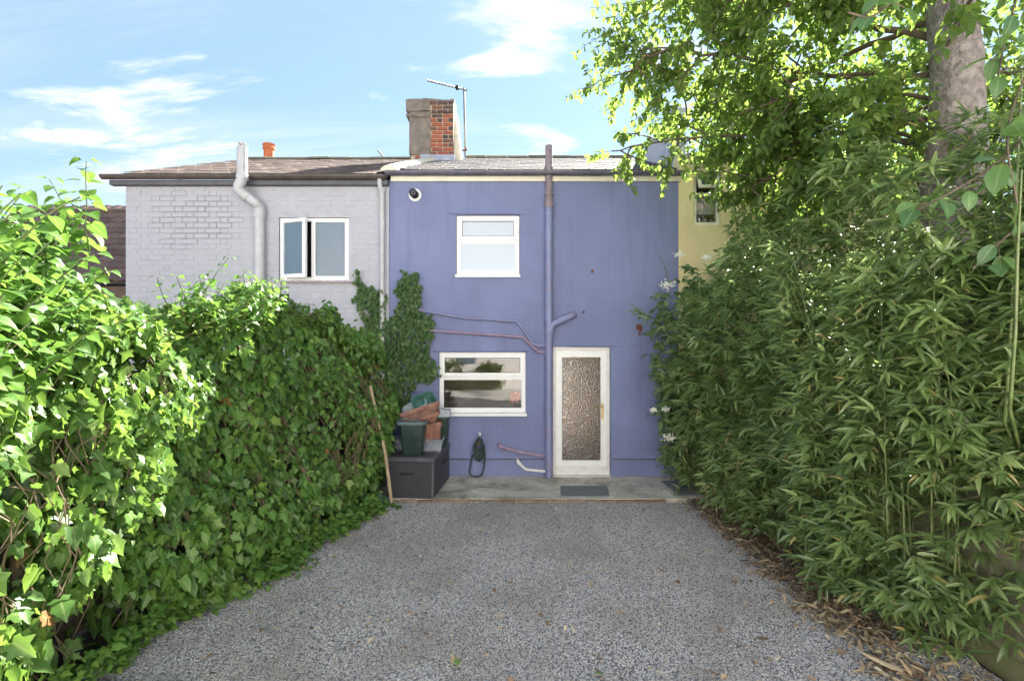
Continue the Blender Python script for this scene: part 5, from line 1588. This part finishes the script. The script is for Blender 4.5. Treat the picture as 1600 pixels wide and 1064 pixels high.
# ---- large-leaved climber in the near right corner
rng = np.random.default_rng(51)
clm = thing('broadleaf_climber', 'climber with large pale edged leaves hanging at the near right corner', 'climber', (3.3, 3.2, 0))
lv = Leaves(); cs = MB()
def hang(pts, n, size):
    pts = [Vector(p) for p in pts]; cs.tube(bend(pts, .2), .006, 5)
    for k in range(n):
        t = (k+rng.random())/n*(len(pts)-1); i = min(int(t), len(pts)-2); p = pts[i].lerp(pts[i+1], t-i)
        sd = Vector((rng.normal(-.2,.8), rng.normal(-.4,.6), rng.normal(-.2,.5))).normalized(); e = p + sd*.07
        cs.tube([p, e], .003, 3, False)
        lv.add(e, sd + Vector((0,0,-.5)), Vector((rng.normal(-.2,.35), -.5+rng.normal(0,.3), .8)), size*(.75+.5*rng.random()), rng.random())
hang([P(1640,60,2.9), P(1590,140,2.85), P(1570,220,2.8), P(1590,320,2.85)], 15, .15)
hang([P(1620,200,2.9), P(1540,270,2.9), P(1470,310,2.9), P(1430,330,3.0)], 9, .12)
hang([P(1420,-60,2.7), P(1400,0,2.65), P(1360,30,2.6), P(1325,20,2.6)], 9, .12)
hang([P(1600,-40,3.1), P(1570,60,3.05), P(1560,120,3.0)], 8, .14)
hang([P(1620,330,2.9), P(1560,380,3.0), P(1520,420,3.05)], 8, .11)
build_leaves(clm, lv, BROAD, M_BIGLEAF, rng, 30)
obj('stems', cs, M_TWIG, clm, kind='stuff')
obj('trunk', MB().tube([(3.35,3.3,-.05),(3.4,3.2,1.5),(3.3,3.05,3.0),(3.05,2.95,3.9)], [.02,.018,.014,.008], 7), M_TWIG, clm, smooth=40)

# ---- dense garden trees behind the right fence
def bush(name, label, c, rad, n, size, seed, mat=M_BACKTREE, tmpl=OVAL, singles=0, trunk=True):
    global rng, lv
    rng = np.random.default_rng(seed)
    root = thing(name, label, 'tree' if trunk else 'bush', (c[0], c[1], 0))
    lv = Leaves(); c = Vector(c)
    k = 0
    while k < n:
        d = Vector((rng.normal(), rng.normal(), rng.normal())).normalized()
        f_ = rng.random()**.45
        lob = 1 + .35*mnoise.noise(d*2.2 + Vector((seed,0,0))) + .2*mnoise.noise(d*5)
        p = c + Vector((d.x*rad[0], d.y*rad[1], d.z*rad[2]))*f_*lob
        if mnoise.noise(p*1.7) < -.12: continue
        if p.z < .05: continue
        lv.add(p, Vector((rng.normal(), rng.normal(), rng.normal(-.5,.6))), d*.6 + Vector((rng.normal(0,.4), rng.normal(0,.4), 1)), size*(.7+.6*rng.random()), min(max(rng.normal(.5,.22),0),1)); k += 1
    build_leaves(root, lv, tmpl, mat, rng, singles, mass='crown')
    tb = MB().tube([(c.x,c.y,-.05),(c.x+.05,c.y,c.z*.5),(c.x,c.y,c.z)], [.13,.1,.05], 9)
    for k in range(6):
        e = c + Vector((rng.normal(0,.5)*rad[0], rng.normal(0,.5)*rad[1], rng.uniform(0,.6)*rad[2])); tb.tube([(c.x,c.y,c.z*.6), (Vector((c.x,c.y,c.z*.6))+e)/2+Vector((0,0,.2)), e], [.05,.035,.01], 6)
    obj('trunk', tb, M_TWIG, root, smooth=50)
bush('garden_tree', 'dense dark tree filling the gap behind the bamboo at far right', (5.6,6.3,3.6), (2.3,1.5,3.4), 11000, .10, 61)
bush('garden_tree', 'leafy tree standing before the yellow house behind the tree branches', (4.15,7.0,2.6), (1.15,.75,2.2), 6500, .085, 62)
bush('garden_tree', 'dark leafy tree close behind the low mossy fence', (4.3,4.4,2.2), (.85,1.6,1.9), 6000, .09, 63)

# ---- litter on the ground
rng = np.random.default_rng(71)
lv = Leaves()
def litter(n, fx, fy, size, tip=0):
    for k in range(n):
        x, y = fx(), fy()
        x = x() if callable(x) else x
        lv.add(Vector((x, y, .018 + .012*rng.random())), Vector((rng.normal(), rng.normal(), rng.normal(0,.12))), Vector((rng.normal(0,.22), rng.normal(0,.22), 1)), size*(.5+.9*rng.random()), rng.random())
for k in range(2600):
    y = rng.uniform(2.6, 7.0)
    xe = np.interp(y, [2.6,3.3,4.2,5.2,6.4,7.0], [2.65,2.62,2.55,2.62,2.62,2.6])
    x = xe + abs(rng.normal(0,.28)) - .25 + rng.normal(0,.07)
    if nz(x, y, 3, 2.2) < -.1 and rng.random() < .6: continue
    lv.add(Vector((x, y, .016+.02*rng.random())), Vector((rng.normal(), rng.normal(), rng.normal(0,.15))), Vector((rng.normal(0,.25), rng.normal(0,.25), 1)), .05+.075*rng.random(), min(max(rng.normal(.6 if y < 4.2 else .4,.28),0),1))
lit2 = Leaves()
for k in range(900):
    x, y = rng.uniform(-2.3,2.5), rng.uniform(2.4,6.8)
    lit2.add(Vector((x, y, .020+.008*rng.random())), Vector((rng.normal(), rng.normal(), rng.normal(0,.12))), Vector((rng.normal(0,.3), rng.normal(0,.3), 1)), .014+.045*rng.random()**3, rng.random())
lt = build_leaves(None, lit2, OVAL, M_LITTER, rng, 0, mass='leaf_crumbs')
tag(lt, 'small brown and tan leaf crumbs sprinkled across the gravel', 'leaf litter')
lt = build_leaves(None, lv, BAM, M_LITTER, rng, 0, mass='leaf_litter')
tag(lt, 'dry tan bamboo leaves and bits strewn over the gravel', 'leaf litter')
lv = Leaves()
for k in range(1500):
    y = rng.uniform(3.6, 6.9); x = np.interp(y, [3.6,4.4,5.2,6.9], [2.75,2.6,2.62,2.6]) + rng.normal(.05,.16)
    lv.add(Vector((x, y, .014+.016*rng.random())), Vector((rng.normal(), rng.normal(), rng.normal(0,.3))), Vector((rng.normal(0,.5), rng.normal(0,.5), 1)), .025+.03*rng.random(), rng.random()*.16)
lt = build_leaves(None, lv, OVAL, M_LITTER, rng, 0, mass='bark_mulch')
tag(lt, 'dark brown bark mulch along the foot of the bamboo', 'mulch')
# a few bigger fallen leaves that can be picked out
def fallen(px, py, size, shade, tmpl, rz, label, mat=M_LITTER):
    d = EYE*800/(py-532); p = P(px, py, d); tv, tf, tu = tmpl
    me = mesh_np('fallen_leaf', tv*size, tf, np.full(len(tv), shade), tu, mat)
    o = obj('fallen_leaf', me); o.matrix_basis = Matrix.Translation((p.x, p.y, .03)) @ Matrix.Rotation(R(rz), 4, 'Z') @ Matrix.Rotation(R(8), 4, 'X') @ Matrix.Rotation(math.pi, 4, 'Y')
    tag(o, label, 'leaf')
fallen(1425,1055,.34,.9,BAM[0],70,'long pale bamboo sheath lying in the near right corner')
fallen(1490,1022,.22,.8,BAM[1],60,'pale bamboo sheath below the foot of the right fence')
fallen(710,1040,.07,.6,IVY[0],20,'small tan leaf on gravel near the bottom edge')
fallen(900,993,.08,.97,BAM[0],30,'white leaf sliver on the gravel right of centre')
fallen(213,1022,.1,.3,IVY[1],140,'brown curled leaf at the foot of the near ivy')
fallen(308,932,.085,.45,IVY[2],80,'orange brown dead leaf at the ivy edge')
fallen(1188,1000,.09,.35,IVY[0],200,'reddish brown leaf on gravel in front of the bamboo')

fallen(716,1043,.055,.8,IVY[0],35,'small bright green leaf on gravel at the bottom centre',M_IVY)
fallen(938,1056,.06,.75,IVY[3],120,'green leaf tip at the bottom edge right of centre',M_IVY)
# ---- what stands behind the camera and shows as reflections in the panes
bush('garden_tree', 'round leafy bush at the end of the garden', (-2.6,-6.1,.6), (.9,.6,.7), 2600, .13, 81)
bush('garden_tree', 'wide leafy bush before the house at the garden end', (-.9,-6.2,.55), (.8,.5,.65), 2600, .13, 82)

bk = thing('enlarged_rendered_house', 'pink rendered house across the end of the garden, enlarged and whitened to bounce sun', 'house', (0, -7.0, 0))  # house from the reflection, enlarged and whitened to bounce sun into the shade
M_BKB = plain('bounce_whitened_pink_render', (.80,.76,.73), .85, .04, 4)
holes = [(x, x+1.0, z, z+1.2) for x in (-9.4,-6.2,-2.6,1.0,4.4,8.2) for z in (1.0, 3.6, 6.0)]
obj('wall', wall_holes(-12, 12, -.3, 8.0, -7.26, -7.0, holes), M_BKB, bk)
for h in holes:
    w = obj('window', frame_mb(h[0]+.004, h[1]-.004, h[2]+.004, h[3]-.004, -7.12, -7.06, .07), M_PVC, bk)
    pane(w, h[0]+.06, h[1]-.06, h[2]+.06, h[3]-.06, -7.09, M_FROST_B)
rb_ = MB().add([(-12.3,-6.7,7.95),(12.3,-6.7,7.95),(12.3,-10.3,9.8),(-12.3,-10.3,9.8),(12.3,-13.9,7.95),(-12.3,-13.9,7.95)], [(0,1,2,3),(3,2,4,5),(0,3,5),(1,4,2)])
obj('roof', rb_, M_RTILE, bk)
